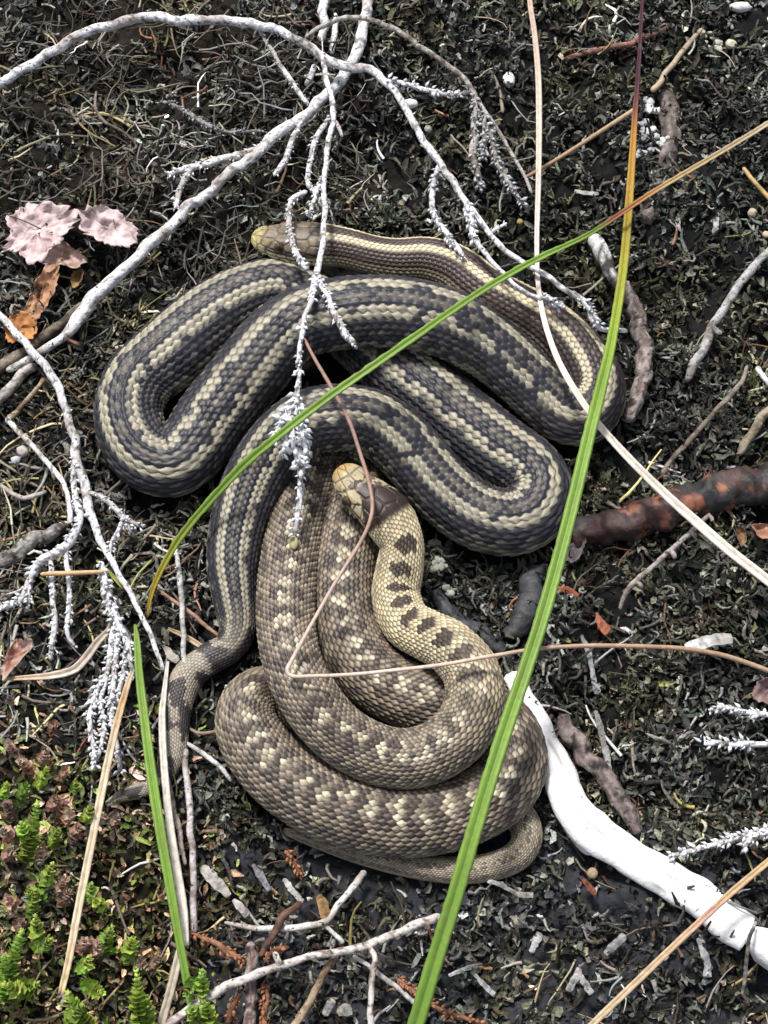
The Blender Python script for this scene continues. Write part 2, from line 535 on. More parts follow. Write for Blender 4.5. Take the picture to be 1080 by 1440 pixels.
def build_snake(name, cl, head_len, head_cols, body_cols, label, cat='snake', flat=.9, tipk=.25, NV=34, lk=.27):
    seg = np.linalg.norm(np.diff(cl[:, :3], axis=0), axis=1)
    s0 = np.concatenate([[0], np.cumsum(seg)])
    total = s0[-1]
    q = np.linspace(0, total, 6000)
    rq = np.interp(q, s0, cl[:, 3])
    lq = np.clip(rq * lk, 4.6, 14.0)                         # length of one scale row
    acc = np.concatenate([[0], np.cumsum((q[1] - q[0]) / ((lq[1:] + lq[:-1]) / 2))])
    nrow = int(acc[-1])
    # denser rings on the snout
    a = np.arange(0, nrow * PER_U + 1) / PER_U
    a = np.unique(np.concatenate([np.linspace(0, .8, 24) ** 2 * 1.2, a]))
    s = np.interp(a, acc, q)
    d = np.stack([np.interp(s, s0, cl[:, k]) for k in range(5)], -1)
    c, r, roll = d[:, :3], d[:, 3].copy(), np.radians(d[:, 4])
    # smooth centre line again for clean frames
    for _ in range(8):
        c[1:-1] = .25 * c[:-2] + .5 * c[1:-1] + .25 * c[2:]
    sn = head_len * .26
    r = r * np.sqrt(np.clip(1 - (1 - np.clip(s / sn, 0, 1)) ** 2.4, .0004, 1))
    hr = np.interp(s, [0, head_len * .3, head_len * .8, head_len * 1.4], [.62, .62, .74, flat])
    t, u, sd = frames(c)
    nv = NV * PER_V
    ph = np.arange(nv) / nv * 2 * np.pi                       # 0 = straight up
    b = np.arange(nv) / PER_V
    cp, sp = np.cos(ph), np.sin(ph)
    vert = np.where(cp < 0, .82, 1.0) * cp
    pos = c[:, None] + sd[:, None] * (sp[None, :] * r[:, None])[..., None] + u[:, None] * (vert[None, :] * (r * hr)[:, None])[..., None]
    nrm = unit(sd[:, None] * (sp[None, :, None] * hr[:, None, None]) + u[:, None] * cp[None, :, None])
    # pattern angle and lattice coordinate follow the body's roll
    rollb = roll / (2 * np.pi) * NV
    bb = (b[None, :] - rollb[:, None])
    AA = np.broadcast_to(a[:, None], bb.shape)
    best = np.full(bb.shape, -9.0); sec = np.full(bb.shape, -9.0)
    ci = np.zeros(bb.shape, int); cj = np.zeros(bb.shape, int)
    dxb = np.zeros(bb.shape)
    dyb = np.zeros(bb.shape)
    j0 = np.floor(bb).astype(int)
    for dj in (-1, 0, 1, 2):
        j = j0 + dj
        off = np.where(j % 2 == 0, 0.0, .5)
        i0 = np.round(AA - off).astype(int)
        for di in (-1, 0, 1):
            i = i0 + di
            dx = AA - (i + off); dy = bb - j
            h = 1 - (np.abs(dx) / .66) ** 1.7 - (np.abs(dy) / .86) ** 1.7 + .34 * dx
            up = h > best
            sec = np.where(up, best, np.maximum(sec, h))
            ci = np.where(up, i, ci); cj = np.where(up, j, cj); dxb = np.where(up, dx, dxb); dyb = np.where(up, dy, dyb)
            best = np.where(up, h, best)
    edge = best - sec
    phn0 = (bb / NV * 2 * np.pi + np.pi) % (2 * np.pi) - np.pi
    cjm = cj % NV
    off = np.where(cj % 2 == 0, 0.0, .5)
    sc = np.interp((ci + off).ravel(), acc, q).reshape(bb.shape)
    phc = (cj / NV * 2 * np.pi + np.pi) % (2 * np.pi) - np.pi
    rnd = hash01(ci, cjm, np.full(ci.shape, 17)); rnd2 = hash01(ci, cjm, np.full(ci.shape, 53))
    belly = np.abs(phc) > 1.95
    amp = np.clip(r * .058, .6, 2.9)[:, None]
    prof = sstep(0, .20, edge) * (.44 + .20 * np.clip(best, 0, 1)) + .66 * dxb - .10 * np.abs(dyb) + .22 * np.exp(-(dyb / .13) ** 2)
    disp = amp * prof * np.where(belly, .3, 1.0)
    # head plates
    phn = ((bb / NV * 2 * np.pi + np.pi) % (2 * np.pi) - np.pi)
    un = s[:, None] / head_len + 0 * phn
    vn = phn / math.radians(100)
    d1 = np.full(bb.shape, 9.0); d2 = np.full(bb.shape, 9.0); pid = np.zeros(bb.shape, int)
    hrow = np.where(s < head_len * 1.15)[0]
    hh = slice(0, hrow[-1] + 1)
    for k, (su, sv) in enumerate(HEAD_SEEDS):
        dd = np.sqrt(((un[hh] - su) * 1.0) ** 2 + ((vn[hh] - sv) * .52) ** 2)
        up = dd < d1[hh]
        d2[hh] = np.where(up, d1[hh], np.minimum(d2[hh], dd)); pid[hh] = np.where(up, k, pid[hh]); d1[hh] = np.where(up, dd, d1[hh])
    hw = 1 - sstep(.86, .98, un)
    plate = sstep(0, .035, d2 - d1)
    mouth = np.exp(-((np.abs(vn) - 1.06) / .035) ** 2) * (un < .84)
    browd = np.exp(-((un - .40) / .13) ** 2) * np.exp(-((np.abs(vn) - .47) / .12) ** 2) * 2.2
    hd = (plate - 1) * 1.1 - mouth * 2.6 + browd
    hd = hd * sstep(0, .06, un)
    disp = disp * (1 - hw) + hd * hw
    v = pos + nrm * disp[..., None]
    col = body_cols(sc, phc, rnd, rnd2, phn0, cj, total)
    skin = C(.018, .017, .018)
    ek = sstep(.06, .36, edge)
    col = mix(np.broadcast_to(skin, col.shape), col, (.06 + .94 * ek))
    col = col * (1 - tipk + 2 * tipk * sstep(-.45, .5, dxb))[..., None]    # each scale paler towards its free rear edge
    hc = head_cols(un, vn, pid, hash01(pid, pid * 0 + 3))
    hc = mix(np.broadcast_to(C(.035, .028, .02), hc.shape), hc, .3 + .7 * plate)
    hc = mix(hc, np.broadcast_to(C(.012, .01, .01), hc.shape), np.clip(mouth * 1.2, 0, 1))
    col = mix(col, hc, hw)
    n, m = bb.shape
    geo = Geo()
    vv = v.reshape(-1, 3)
    f = grid_faces(n, m)
    tip = c[-1] + t[-1] * r[-1]; sno = c[0] - t[0] * .5
    vv = np.vstack([vv, sno, tip])
    j = np.arange(m); j2 = (j + 1) % m
    cap0 = np.stack([np.full(m, n * m), j2, j], -1)
    cap1 = np.stack([np.full(m, n * m + 1), (n - 1) * m + j, (n - 1) * m + j2], -1)
    cc = np.vstack([col.reshape(-1, 3), col[0, :1], col[-1, :1]])
    geo.add(vv, [f, cap0, cap1], cc)
    mid = vv.mean(0)
    root = thing(name, (mid[0], mid[1], 0), label, cat)
    geo.obj('body', M_SCALE, root)
    # eyes
    k = int(np.argmin(np.abs(s - head_len * .40)))
    for sg in (-1, 1):
        aa = sg * math.radians(66) + roll[k]
        ctr = c[k] + sd[k] * math.sin(aa) * r[k] * .93 + u[k] * math.cos(aa) * r[k] * hr[k] * .93
        od = unit(sd[k] * math.sin(aa) * 1.0 + u[k] * math.cos(aa) * .8)
        R = head_len * .068
        ge = Geo(); ball(ge, ctr, R, C(.07, .04, .018)); ge.obj('eye', M_EYE, root)
        gp = Geo(); ball(gp, ctr + od * R * .45, R * .68, C(.004, .004, .004)); gp.obj('pupil', M_EYE, [x for x in root.children if x.name.startswith('eye')][-1])
    return root

def ball(geo, c, R, col, sq=(1, 1, 1), nu=14, nv=10, rough=0.0, seed=0):
    th = np.linspace(0, np.pi, nv)[:, None]; p = np.linspace(0, 2 * np.pi, nu, endpoint=False)[None, :]
    v = np.stack([np.sin(th) * np.cos(p), np.sin(th) * np.sin(p), np.cos(th) + 0 * p], -1)
    if rough:
        v = v * (1 + rough * 2 * (fbm(v.reshape(-1, 3) * 2 + seed, seed, 2) - .5)).reshape(nv, nu, 1)
    v = v.reshape(-1, 3) * R * np.array(sq) + c
    geo.add(v, [grid_faces(nv, nu)], col)

# --- colours of the striped snake
def body_a(s, ph, rnd, rnd2, ai, cj, total):
    aph = np.abs(np.degrees(ph))
    neck = sstep(760, 380, s)                                  # brown and clean near the head, slate and speckled behind
    tail = sstep(.885, .93, s / total)
    dark = mix(np.broadcast_to(C(.028, .027, .033), ph.shape + (3,)), np.broadcast_to(C(.058, .038, .032), ph.shape + (3,)), neck)
    pale = mix(np.broadcast_to(C(.325, .295, .22), ph.shape + (3,)), np.broadcast_to(C(.58, .50, .33), ph.shape + (3,)), neck)
    flank = mix(np.broadcast_to(C(.21, .195, .15), ph.shape + (3,)), np.broadcast_to(C(.27, .23, .155), ph.shape + (3,)), neck)
    wob = (rnd - .5) * 9 * (1 - .9 * neck)
    a = aph + wob * .95 + 2.2 * np.sin(s / 41.0) * (1 - neck)
    a = np.where(neck > .55, np.abs(np.degrees(ai)) + wob * .5, a)
    stripe = sstep(15.5, 18, a) * sstep(38 + 1 * neck, 35 + 1 * neck, a)
    fl = sstep(78 + 2 * neck, 84 + 2 * neck, a + (rnd2 - .5) * 14 * (1 - neck))
    col = mix(dark * 1.0, pale, np.clip(stripe * (.9 + .2 * rnd2), 0, 1))
    mid = sstep(7, 4, aph)                                     # brown row along the spine
    col = mix(col, np.broadcast_to(C(.125, .108, .088), col.shape), mid * .8 * (1 - neck) * (rnd > .2))
    lat = sstep(52, 55, aph) * sstep(66, 63, aph)
    col = mix(col, np.broadcast_to(C(.10, .092, .082), col.shape), lat * (1 - neck) * (rnd2 > .45) * .8)
    col = mix(col, flank, fl * np.where((rnd2 > .32) | (neck > .6), .85, .1))
    spots = (rnd > .93) & (stripe > .5) & (neck < .3)
    col = np.where(spots[..., None], dark, col)
    # tail: blocks of grey and slate
    blk = vnoise(np.stack([s / 16, ph * 1.1, s * 0], -1), 77)
    tcol = mix(np.broadcast_to(C(.045, .038, .037), col.shape), np.broadcast_to(C(.30, .26, .20), col.shape), sstep(.42, .52, blk + (rnd - .5) * .1))
    col = mix(col, tcol, tail)
    bel = sstep(112, 122, aph)
    col = mix(col, np.broadcast_to(C(.11, .105, .10), col.shape), bel)
    return col * (1 + (rnd - .5) * (.5 - .25 * neck) * (1 - .4 * stripe))[..., None]

def head_a(u, v, pid, rp):
    av = np.abs(v)
    base = mix(np.broadcast_to(C(.21, .165, .10), u.shape + (3,)), np.broadcast_to(C(.15, .115, .085), u.shape + (3,)), rp)
    base = mix(base, np.broadcast_to(C(.44, .37, .16), base.shape), sstep(.3, .02, u))
    base = mix(base, np.broadcast_to(C(.085, .06, .052), base.shape), sstep(.50, .62, u) * sstep(.42, .3, av) * .55)
    eyeband = sstep(.13, .06, np.abs(av - .80 - .12 * (u - .4))) * sstep(.2, .3, u)
    base = mix(base, np.broadcast_to(C(.03, .024, .022), base.shape), eyeband * .95)
    lip = sstep(.90, .95, av)
    base = mix(base, np.broadcast_to(C(.60, .54, .33), base.shape), lip)
    coll = sstep(.84, .88, u) * sstep(1.04, 1.0, u) * (av < .8)
    base = mix(base, np.broadcast_to(C(.045, .035, .034), base.shape), coll * .85)
    return base * (.65 + .7 * vnoise(np.stack([u * 30, v * 10, u * 0], -1), 8))[..., None]

# --- colours of the spotted brown snake
def body_b(s, ph, rnd, rnd2, ai, cj, total):
    d = np.degrees(ph); ad = np.abs(d)
    front = sstep(520, 250, s)
    tail = sstep(.83, .86, s / total)
    sh = ph.shape + (3,)
    base = mix(np.broadcast_to(C(.20, .158, .116), sh), np.broadcast_to(C(.47, .395, .25), sh), front)
    base = mix(base, np.broadcast_to(C(.10, .08, .066), sh), (1 - front) * np.clip((rnd2 - .62) * 3, 0, 1))
    base = mix(base, np.broadcast_to(C(.21, .18, .125), sh), (1 - front) * np.where((rnd2 < .12), .5, 0))
    sp = s / 31.0 + .15 * np.sin(s / 47)
    fr = sp - np.floor(sp)
    k = np.floor(sp)
    jit = (hash01(k.astype(int), k.astype(int) * 0 + 5) - .5) * 14
    dd = np.abs(d - jit)
    pale_sp = (dd < 13 + 22 * (rnd - .45)) & (fr < .50 + .3 * (rnd2 - .5)) & (rnd2 > .2)
    dark_sp = ((dd < 34) & (dd >= 12) & (np.abs(fr - .62) < .27 + .12 * (rnd - .5)) & (hash01(k.astype(int), (d > 0).astype(int)) > .15)) | ((dd < 12) & (fr >= .62) & (fr < .98) & (rnd2 > .2))
    lat = (np.abs(ad - 62) < 14) & (rnd2 > .55)
    lat2 = (ad > 80) & (rnd > .68)
    pl = (ad > 58) & (rnd < .6)
    base = mix(base, np.broadcast_to(C(.27, .235, .17), sh), (1 - front) * pl * .6)
    body = mix(base, np.broadcast_to(C(.47, .42, .30), sh), pale_sp * (1 - front) * (.35 + .65 * rnd2))
    body = mix(body, np.broadcast_to(C(.036, .025, .021), sh), dark_sp * (1 - front) * (.6 + .35 * rnd))
    body = mix(body, np.broadcast_to(C(.06, .05, .046), sh), (lat | lat2) * (1 - front) * .75)
    # neck: dark ovals and bars on clean tan
    q = s / 31.0; kq = np.floor(q); fq = q - kq
    off = np.where(hash01(kq.astype(int), kq.astype(int) * 0 + 9) > .5, 8.0, -8.0)
    ov = ((fq - .5) / .31) ** 2 + ((d - off) / (30 + 10 * (rnd - .5))) ** 2 < 1
    body = mix(body, np.broadcast_to(C(.036, .022, .017), sh), ov * sstep(470, 330, s) * (s > 118) * .95)
    # thin tail: pale with few specks
    body = mix(body, np.broadcast_to(C(.30, .255, .18), sh), tail * .85)
    tb = ((np.abs(ad - 50) < 14) & (rnd > .5)) | ((ad < 12) & (rnd2 > .6))
    body = mix(body, np.broadcast_to(C(.07, .055, .05), sh), tail * tb * .8)
    bel = sstep(108, 122, ad)
    body = mix(body, np.broadcast_to(C(.17, .14, .105), sh), bel)
    return body * (.70 + .60 * rnd)[..., None]

def head_b(u, v, pid, rp):
    av = np.abs(v)
    sh = u.shape + (3,)
    base = mix(np.broadcast_to(C(.47, .395, .25), sh), np.broadcast_to(C(.36, .295, .17), sh), rp)
    base = mix(base, np.broadcast_to(C(.42, .25, .075), sh), sstep(.22, .02, u) * .8)
    n = vnoise(np.stack([u * 26, v * 9, u * 0], -1), 31)
    fle = (n > .68) * sstep(.18, .3, u) * (av < .85)
    base = mix(base, np.broadcast_to(C(.035, .022, .017), sh), fle * .85)
    w = np.interp(u, [.36, .5, .62, .78, .86, .95], [.05, .24, .44, .80, .86, .40])
    blot = sstep(.05, 0, av + (n - .5) * .14 - w) * sstep(.35, .42, u) * sstep(1.0, .96, u)
    base = mix(base, np.broadcast_to(C(.030, .017, .013), sh), blot)
    eb = sstep(.07, .03, np.abs(av - .78)) * sstep(.26, .32, u) * sstep(.80, .7, u)
    base = mix(base, np.broadcast_to(C(.022, .015, .012), sh), eb * .75)
    base = mix(base, np.broadcast_to(C(.45, .38, .23), sh), sstep(.96, 1.0, av))
    return base * (.9 + .2 * n)[..., None]

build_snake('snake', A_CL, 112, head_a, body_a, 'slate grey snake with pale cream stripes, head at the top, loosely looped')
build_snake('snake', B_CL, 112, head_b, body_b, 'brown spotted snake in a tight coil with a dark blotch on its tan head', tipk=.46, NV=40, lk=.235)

# ------------------------------------------------------------------ ground cover that nobody could count
def scatter(n, rng, box=(-130, -130, 1210, 1570)):
    ph = np.stack([rng.uniform(box[0], box[2], n), rng.uniform(box[1], box[3], n)], -1)
    w = P(ph[:, 0], ph[:, 1], np.zeros(n))
    return ph, w

def ribbons(n, base, th, al, L, W, cu, yaw, col, rng, K=3, fold=.35):
    """little curled lobes: folded strips three segments long"""
    prof = np.array([.55, 1.0, .85, .25]) if K == 3 else np.linspace(.7, .3, K + 1)
    c = base.copy(); V = np.zeros((n, K + 1, 3, 3))
    rollr = rng.uniform(-.7, .7, n)
    for k in range(K + 1):
        d = np.stack([np.cos(al) * np.cos(th), np.cos(al) * np.sin(th), np.sin(al)], -1)
        s = np.stack([-np.sin(th), np.cos(th), np.zeros(n)], -1)
        nn = np.cross(d, s)
        s2 = s * np.cos(rollr)[:, None] + nn * np.sin(rollr)[:, None]
        n2 = np.cross(d, s2)
        w = (W * prof[k] * rng.uniform(.6, 1.35, n) * .5)[:, None]
        V[:, k, 0] = c - s2 * w + n2 * w * fold
        V[:, k, 1] = c - n2 * w * fold
        V[:, k, 2] = c + s2 * w + n2 * w * fold
        c = c + d * (L / K)[:, None]
        al = al + cu; th = th + yaw
    m = (K + 1) * 3
    f = []
    for k in range(K):
        for j in (0, 1):
            a = k * 3 + j
            f.append((a, a + 1, a + 4, a + 3))
    f = (np.arange(n)[:, None, None] * m + np.array(f)[None]).reshape(-1, 4)
    cc = np.repeat(col[:, None], m, 1).reshape(-1, 3)
    return V.reshape(-1, 3), f, cc

def strands(n, base, th, al, L, R, cu, yaw, col, rng, K=5, kink=.35, sides=3):
    """thin dead stems, three-sided"""
    c = base.copy(); V = np.zeros((n, K + 1, sides, 3))
    for k in range(K + 1):
        d = np.stack([np.cos(al) * np.cos(th), np.cos(al) * np.sin(th), np.sin(al)], -1)
        s = np.stack([-np.sin(th), np.cos(th), np.zeros(n)], -1)
        nn = np.cross(d, s)
        r = R * (1 - .55 * k / K)
        for j in range(sides):
            a = 2 * math.pi * j / sides + .5
            V[:, k, j] = c + (s * math.cos(a) + nn * math.sin(a)) * r[:, None]
        c = c + d * (L / K)[:, None]
        al = np.clip(al + cu + rng.normal(0, kink * .5, n), -.5, 1.2); th = th + yaw + rng.normal(0, kink, n)
    m = (K + 1) * sides
    f = [(k * sides + j, k * sides + (j + 1) % sides, (k + 1) * sides + (j + 1) % sides, (k + 1) * sides + j) for k in range(K) for j in range(sides)]
    f = (np.arange(n)[:, None, None] * m + np.array(f)[None]).reshape(-1, 4)
    cc = np.repeat(col[:, None], m, 1).reshape(-1, 3)
    return V.reshape(-1, 3), f, cc

def palette(n, rng, cols, wts, jit=.25):
    k = rng.choice(len(cols), n, p=np.array(wts) / sum(wts))
    c = np.array(cols)[k]
    return c * np.exp(rng.normal(0, jit, n))[:, None] * rng.uniform(.92, 1.08, (n, 3))

def cover(name, label, n, pick, kind, cols, wts, L, W, pitch, curl, yaw, mat, seed, lift=(-3, 8), K=None, jit=.3, kink=.35, clear=1.0, pad=2, hollow=.15, dim=.56):
    rng = np.random.default_rng(seed)
    ph, w = scatter(n, rng)
    keep = rng.random(n) < pick(ph)
    keep &= ~inside_snake(w[:, :2], clear, pad)
    dn = fbm(np.stack([w[:, 0] / 38, w[:, 1] / 38, np.full(n, seed * .37)], -1), 61, 2) - .14 * sstep(.52, .72, fbm(np.stack([w[:, 0] / 105, w[:, 1] / 105, np.zeros(n)], -1), 64, 2))     # colonies with dark hollows between
    keep &= rng.random(n) < sstep(.27, .52, dn) * (1 - hollow) + hollow_keep(hollow, n)
    w = w[keep]; n = len(w)
    w[:, 2] = (dn[keep] - .5) * 22 + ground_z(w[:, 0], w[:, 1]) + rng.uniform(*lift, n)
    col = palette(n, rng, cols, wts, jit)
    patch = fbm(np.stack([w[:, 0] / 55, w[:, 1] / 55, np.zeros(n)], -1), seed, 2)
    tone = fbm(np.stack([w[:, 0] / 150, w[:, 1] / 150, np.zeros(n)], -1), 71, 2)
    col = col * ((.5 + 1.55 * patch) * (.55 + .95 * tone))[:, None]
    col = mix(col, col * C(1.08, 1.02, .82), sstep(.5, .7, fbm(np.stack([w[:, 0] / 90, w[:, 1] / 90, np.zeros(n)], -1), 73, 2)))
    col = col * np.where(rng.random(n) < .20, 1.25, dim)[:, None]
    th = rng.uniform(0, 2 * np.pi, n); al = rng.uniform(*pitch, n)
    ln = rng.uniform(*L, n) * np.exp(rng.normal(0, .2, n)); wd = rng.uniform(*W, n)
    cu = rng.uniform(*curl, n); yw = rng.uniform(-yaw, yaw, n)
    if kind == 'lobe':
        V, f, c = ribbons(n, w, th, al, ln, wd, cu, yw, col, rng)
    else:
        V, f, c = strands(n, w, th, al, ln, wd, cu, yw, col, rng, K or 5, kink)
    g = Geo(); g.add(V, [f], c)
    o = g.obj(name, mat, origin=(0, 0, 0))
    tag(o, label, kind='stuff')
    return o

def hollow_keep(h, n):
    return np.full(n, h)

def masks(ph):
    return region_masks(ph)

cover('dark_moss', 'dark curled moss covering the ground behind and right of the snakes', 46000,
      lambda p: np.clip(1 - masks(p)[0] * .9 - masks(p)[1] * .55 - masks(p)[3] * .55 - masks(p)[4] * .5 - masks(p)[2] * .5, 0.12, 1),
      'lobe', [(.026, .029, .025), (.075, .075, .062), (.145, .145, .12), (.055, .045, .032), (.23, .24, .215), (.075, .085, .05)], [28, 30, 22, 10, 6, 4],
      (9, 26), (5, 12), (.0, 1.2), (-.95, .35), 1.1, M_MOSS, 101)
cover('curled_lichen', 'curly grey lichen branchlets over the dark moss', 32000,
      lambda p: np.clip(1 - masks(p)[0] * .9 - masks(p)[1] * .5 - masks(p)[3] * .7, 0.1, 1),
      'strand', [(.03, .032, .028), (.09, .09, .076), (.18, .18, .155), (.06, .05, .038), (.27, .275, .25), (.085, .092, .055)], [26, 32, 22, 10, 6, 4],
      (12, 36), (1.8, 4.2), (-.1, 1.0), (-.35, .1), .6, M_MOSS, 111, lift=(-2, 12), K=4, kink=.75)
cover('brown_stem_mat', 'tangled mat of thin dead brown stems at the top of the bank', 15000,
      lambda p: np.clip(masks(p)[1] + masks(p)[2] * .4, 0, 1),
      'strand', [(.075, .068, .056), (.15, .14, .12), (.04, .034, .028), (.32, .31, .29), (.12, .115, .075), (.13, .07, .045)], [26, 26, 22, 14, 8, 4],
      (28, 85), (1.0, 2.3), (-.15, .55), (-.16, .04), .3, M_STRAND, 102, lift=(-2, 16))
cover('grey_lichen', 'pale grey green lichen lobes on the ground right of the coil', 26000,
      lambda p: np.clip(masks(p)[4], 0, 1),
      'lobe', [(.05, .055, .05), (.12, .13, .12), (.22, .235, .21), (.03, .032, .028), (.16, .17, .08), (.36, .37, .33)], [24, 28, 20, 18, 5, 5],
      (9, 20), (4, 9), (.1, 1.1), (-.7, .1), .8, M_MOSS, 103)
cover('charred_crumbs', 'crumbs of charcoal and grey peat below the coil', 17000,
      lambda p: np.clip(masks(p)[3], 0, 1),
      'lobe', [(.022, .023, .026), (.045, .047, .054), (.085, .088, .098), (.15, .15, .155), (.05, .038, .03), (.32, .32, .31)], [34, 30, 17, 8, 8, 3],
      (6, 18), (4, 10), (-.1, .7), (-.8, .4), .8, M_MOSS, 104)
cover('leafy_moss', 'cushion of brown and green leafy moss in the corner', 46000,
      lambda p: np.clip(masks(p)[0], 0, 1),
      'lobe', [(.04, .05, .02), (.13, .15, .05), (.22, .14, .095), (.40, .28, .20), (.06, .045, .03), (.17, .26, .06), (.50, .38, .30)], [24, 22, 16, 12, 14, 5, 7],
      (8, 19), (4, 8), (.2, 1.3), (-.5, .1), .5, M_MOSS, 105, lift=(-2, 18), hollow=.4, dim=.8)
cover('heather_litter', 'fallen bits of grey heather and straw left of the snakes', 7500,
      lambda p: np.clip(masks(p)[2] * .9 + masks(p)[1] * .25 + .12, 0, 1),
      'strand', [(.26, .25, .24), (.12, .10, .08), (.32, .27, .17), (.06, .045, .035), (.17, .10, .06), (.20, .19, .07)], [26, 26, 12, 22, 8, 6],
      (24, 80), (1.2, 3.2), (-.1, .35), (-.1, .02), .18, M_STRAND, 106, lift=(2, 16), kink=.16, dim=.75)
cover('twig_crumbs', 'short pale twig crumbs scattered over the dark ground', 4200,
      lambda p: np.clip(.22 + .75 * masks(p)[3] + .35 * masks(p)[4] + .2 * masks(p)[2], 0, 1),
      'strand', [(.42, .41, .40), (.20, .19, .18), (.55, .54, .52), (.22, .13, .08), (.11, .10, .095)], [24, 30, 10, 12, 24],
      (6, 24), (1.2, 3.4), (-.1, .4), (-.1, .05), .3, M_BARK, 107, lift=(4, 14), K=4, kink=.4)
cover('red_brown_needles', 'reddish brown dead needles and leaf scraps in the dark hollows', 2600,
      lambda p: np.clip(np.exp(-(((p[:, 0] - 830) / 110) ** 2 + ((p[:, 1] - 850) / 80) ** 2)) + .7 * np.exp(-(((p[:, 0] - 380) / 90) ** 2 + ((p[:, 1] - 1370) / 80) ** 2)) + .05, 0, 1),
      'strand', [(.12, .05, .03), (.07, .04, .03), (.22, .10, .05), (.16, .11, .07)], [35, 35, 15, 15],
      (18, 60), (1.1, 2.4), (-.05, .6), (-.2, .05), .3, M_STRAND, 108, lift=(0, 12), dim=.8)

cover('yellow_moss_strands', 'wispy yellow olive moss strands among straw at the mossy corner', 2600,
      lambda p: np.clip(masks(p)[0] * .8 + .6 * np.exp(-(((p[:, 0] - 60) / 110) ** 2 + ((p[:, 1] - 900) / 90) ** 2)) + .0, 0, 1),
      'strand', [(.20, .18, .08), (.28, .25, .13), (.12, .11, .05), (.34, .29, .2)], [34, 22, 28, 16],
      (16, 48), (1.1, 2.6), (-.1, .6), (-.2, .05), .3, M_STRAND, 112, lift=(4, 18), K=4, kink=.35, dim=.8)

# ------------------------------------------------------------------ builders for twigs, blades, leaves
SILVER = bark((.72, .71, .73), (.24, .22, .21), .60, .06, 5)
PALE = bark((.74, .73, .73), (.27, .24, .23), .60, .07, 6, 3)
GREYB = bark((.30, .28, .27), (.09, .08, .075), .54, .1, 8, 5)
STRIPED = bark((.46, .44, .42), (.05, .045, .045), .52, .05, 9, 6)
TANB = bark((.34, .26, .17), (.17, .11, .07), .6, .1, 10, 7)
RUST = bark((.16, .085, .06), (.07, .04, .032), .5, .1, 8, 8)
LICH = C(.70, .71, .73)
LICH2 = C(.40, .41, .43)

def base_of(pts):
    w = P(*[np.array([p[k] for p in pts]) for k in range(3)])
    m = w.mean(0); return (m[0], m[1], w[:, 2].min())

THIN = .86
def thin(pts, k=THIN):
    return [(*p[:3], p[3] * k) for p in pts]

def twig(name, label, cat, stem, sides=(), leaves=None, col=SILVER, group=None, mat=None, scol=None, bump=.26, wob=.9, sleaf=(8, 5.5), detail=1.0, bf=1.0, lcol=LICH, stemname='stem', flat=1.0, lskip=0.0):
    """a stick with its side twigs; leaves = gap/size of dead scale leaves along the stem; each side = (points, has_leaves)"""
    mat = mat or M_BARK
    stem = thin(stem); sides = [(thin(x[0]), *x[1:]) for x in sides]
    if not sides and leaves is None:
        g = Geo(); tube(g, stem, col, sides=int(9 * detail), step=(2.6 if detail > 1 else None), bump=bump, wob=wob, flat=flat, bfreq=bf)
        return tag(g.obj(name, mat), label, cat, group)
    root = thing(name, base_of(stem), label, cat, group)
    g = Geo(); tube(g, stem, col, sides=int(14 * detail), step=(3.0 if detail > 1 else None), bump=bump, wob=wob, flat=flat)
    st = g.obj(stemname, mat, root)
    if leaves is not None:
        g = Geo(); nubs(g, stem, leaves[0], leaves[1], lcol, skip=lskip)
        tag(g.obj('dead_leaves', M_LICHEN, st), kind='stuff')
    for sp in sides:
        pts, has = sp[0], sp[1]
        g = Geo(); tube(g, pts, scol or col, sides=7, bump=.25, wob=wob)
        so = g.obj('side_twig', mat, root)
        if has:
            sz = sp[2] if len(sp) > 2 else sleaf
            g = Geo(); nubs(g, pts, sz[0], sz[1], lcol)
            tag(g.obj('dead_leaves', M_LICHEN, so), kind='stuff')
    return root

def leaf_sheet(geo, outline, z, col, thick=1.6, curl=10, rag=.12, seed=0, rings=10, zf=None):
    o = np.array(outline, float)
    o = catmull(np.vstack([o, o[:1]]), 8)[:-1]
    ctr = o.mean(0)
    rg = np.random.default_rng(seed)
    n = len(o)
    ragk = 1 + rag * (vnoise(np.stack([np.arange(n) * .8, np.zeros(n), np.zeros(n)], -1), seed) - .5) * 2
    tops = []
    for k in range(1, rings + 1):
        f = k / rings
        p = ctr + (o - ctr) * f * (1 + (ragk[:, None] - 1) * f ** 3)
        zz = z + curl * (f ** 2 - .4) * (fbm(np.stack([p[:, 0] / 22, p[:, 1] / 22, np.zeros(n)], -1), seed + 9, 2)) * 2.2 + 9 * (fbm(np.stack([p[:, 0] / 11, p[:, 1] / 11, np.zeros(n)], -1), seed + 4, 3) - .5) * 2
        tops.append(P(p[:, 0], p[:, 1], zz))
    cz = P1(ctr[0], ctr[1], z - curl * .2)
    top = np.vstack([cz[None]] + tops)
    bot = top - np.array([0, 0, thick])
    m = len(top)
    j = np.arange(n); j2 = (j + 1) % n
    F3 = np.stack([np.zeros(n, int), 1 + j, 1 + j2], -1)
    F4 = np.vstack([np.stack([1 + (k) * n + j, 1 + (k + 1) * n + j, 1 + (k + 1) * n + j2, 1 + k * n + j2], -1) for k in range(rings - 1)])
    e = 1 + (rings - 1) * n
    rim = np.stack([e + j, m + e + j, m + e + j2, e + j2], -1)
    v = np.vstack([top, bot])
    cc = col(v) if callable(col) else np.tile(C(*col), (len(v), 1))
    geo.add(v, [F3, F4, rim, (F3 + m)[:, ::-1], (F4 + m)[:, ::-1]], cc)

def blotchy(a, b, scale=14, seed=0, thr=.5, soft=.12):
    a, b = C(*a), C(*b)
    def f(v):
        n = fbm(v / scale, seed, 3)
        return mix(np.tile(a, (len(v), 1)), np.tile(b, (len(v), 1)), sstep(thr - soft, thr + soft, n))
    return f

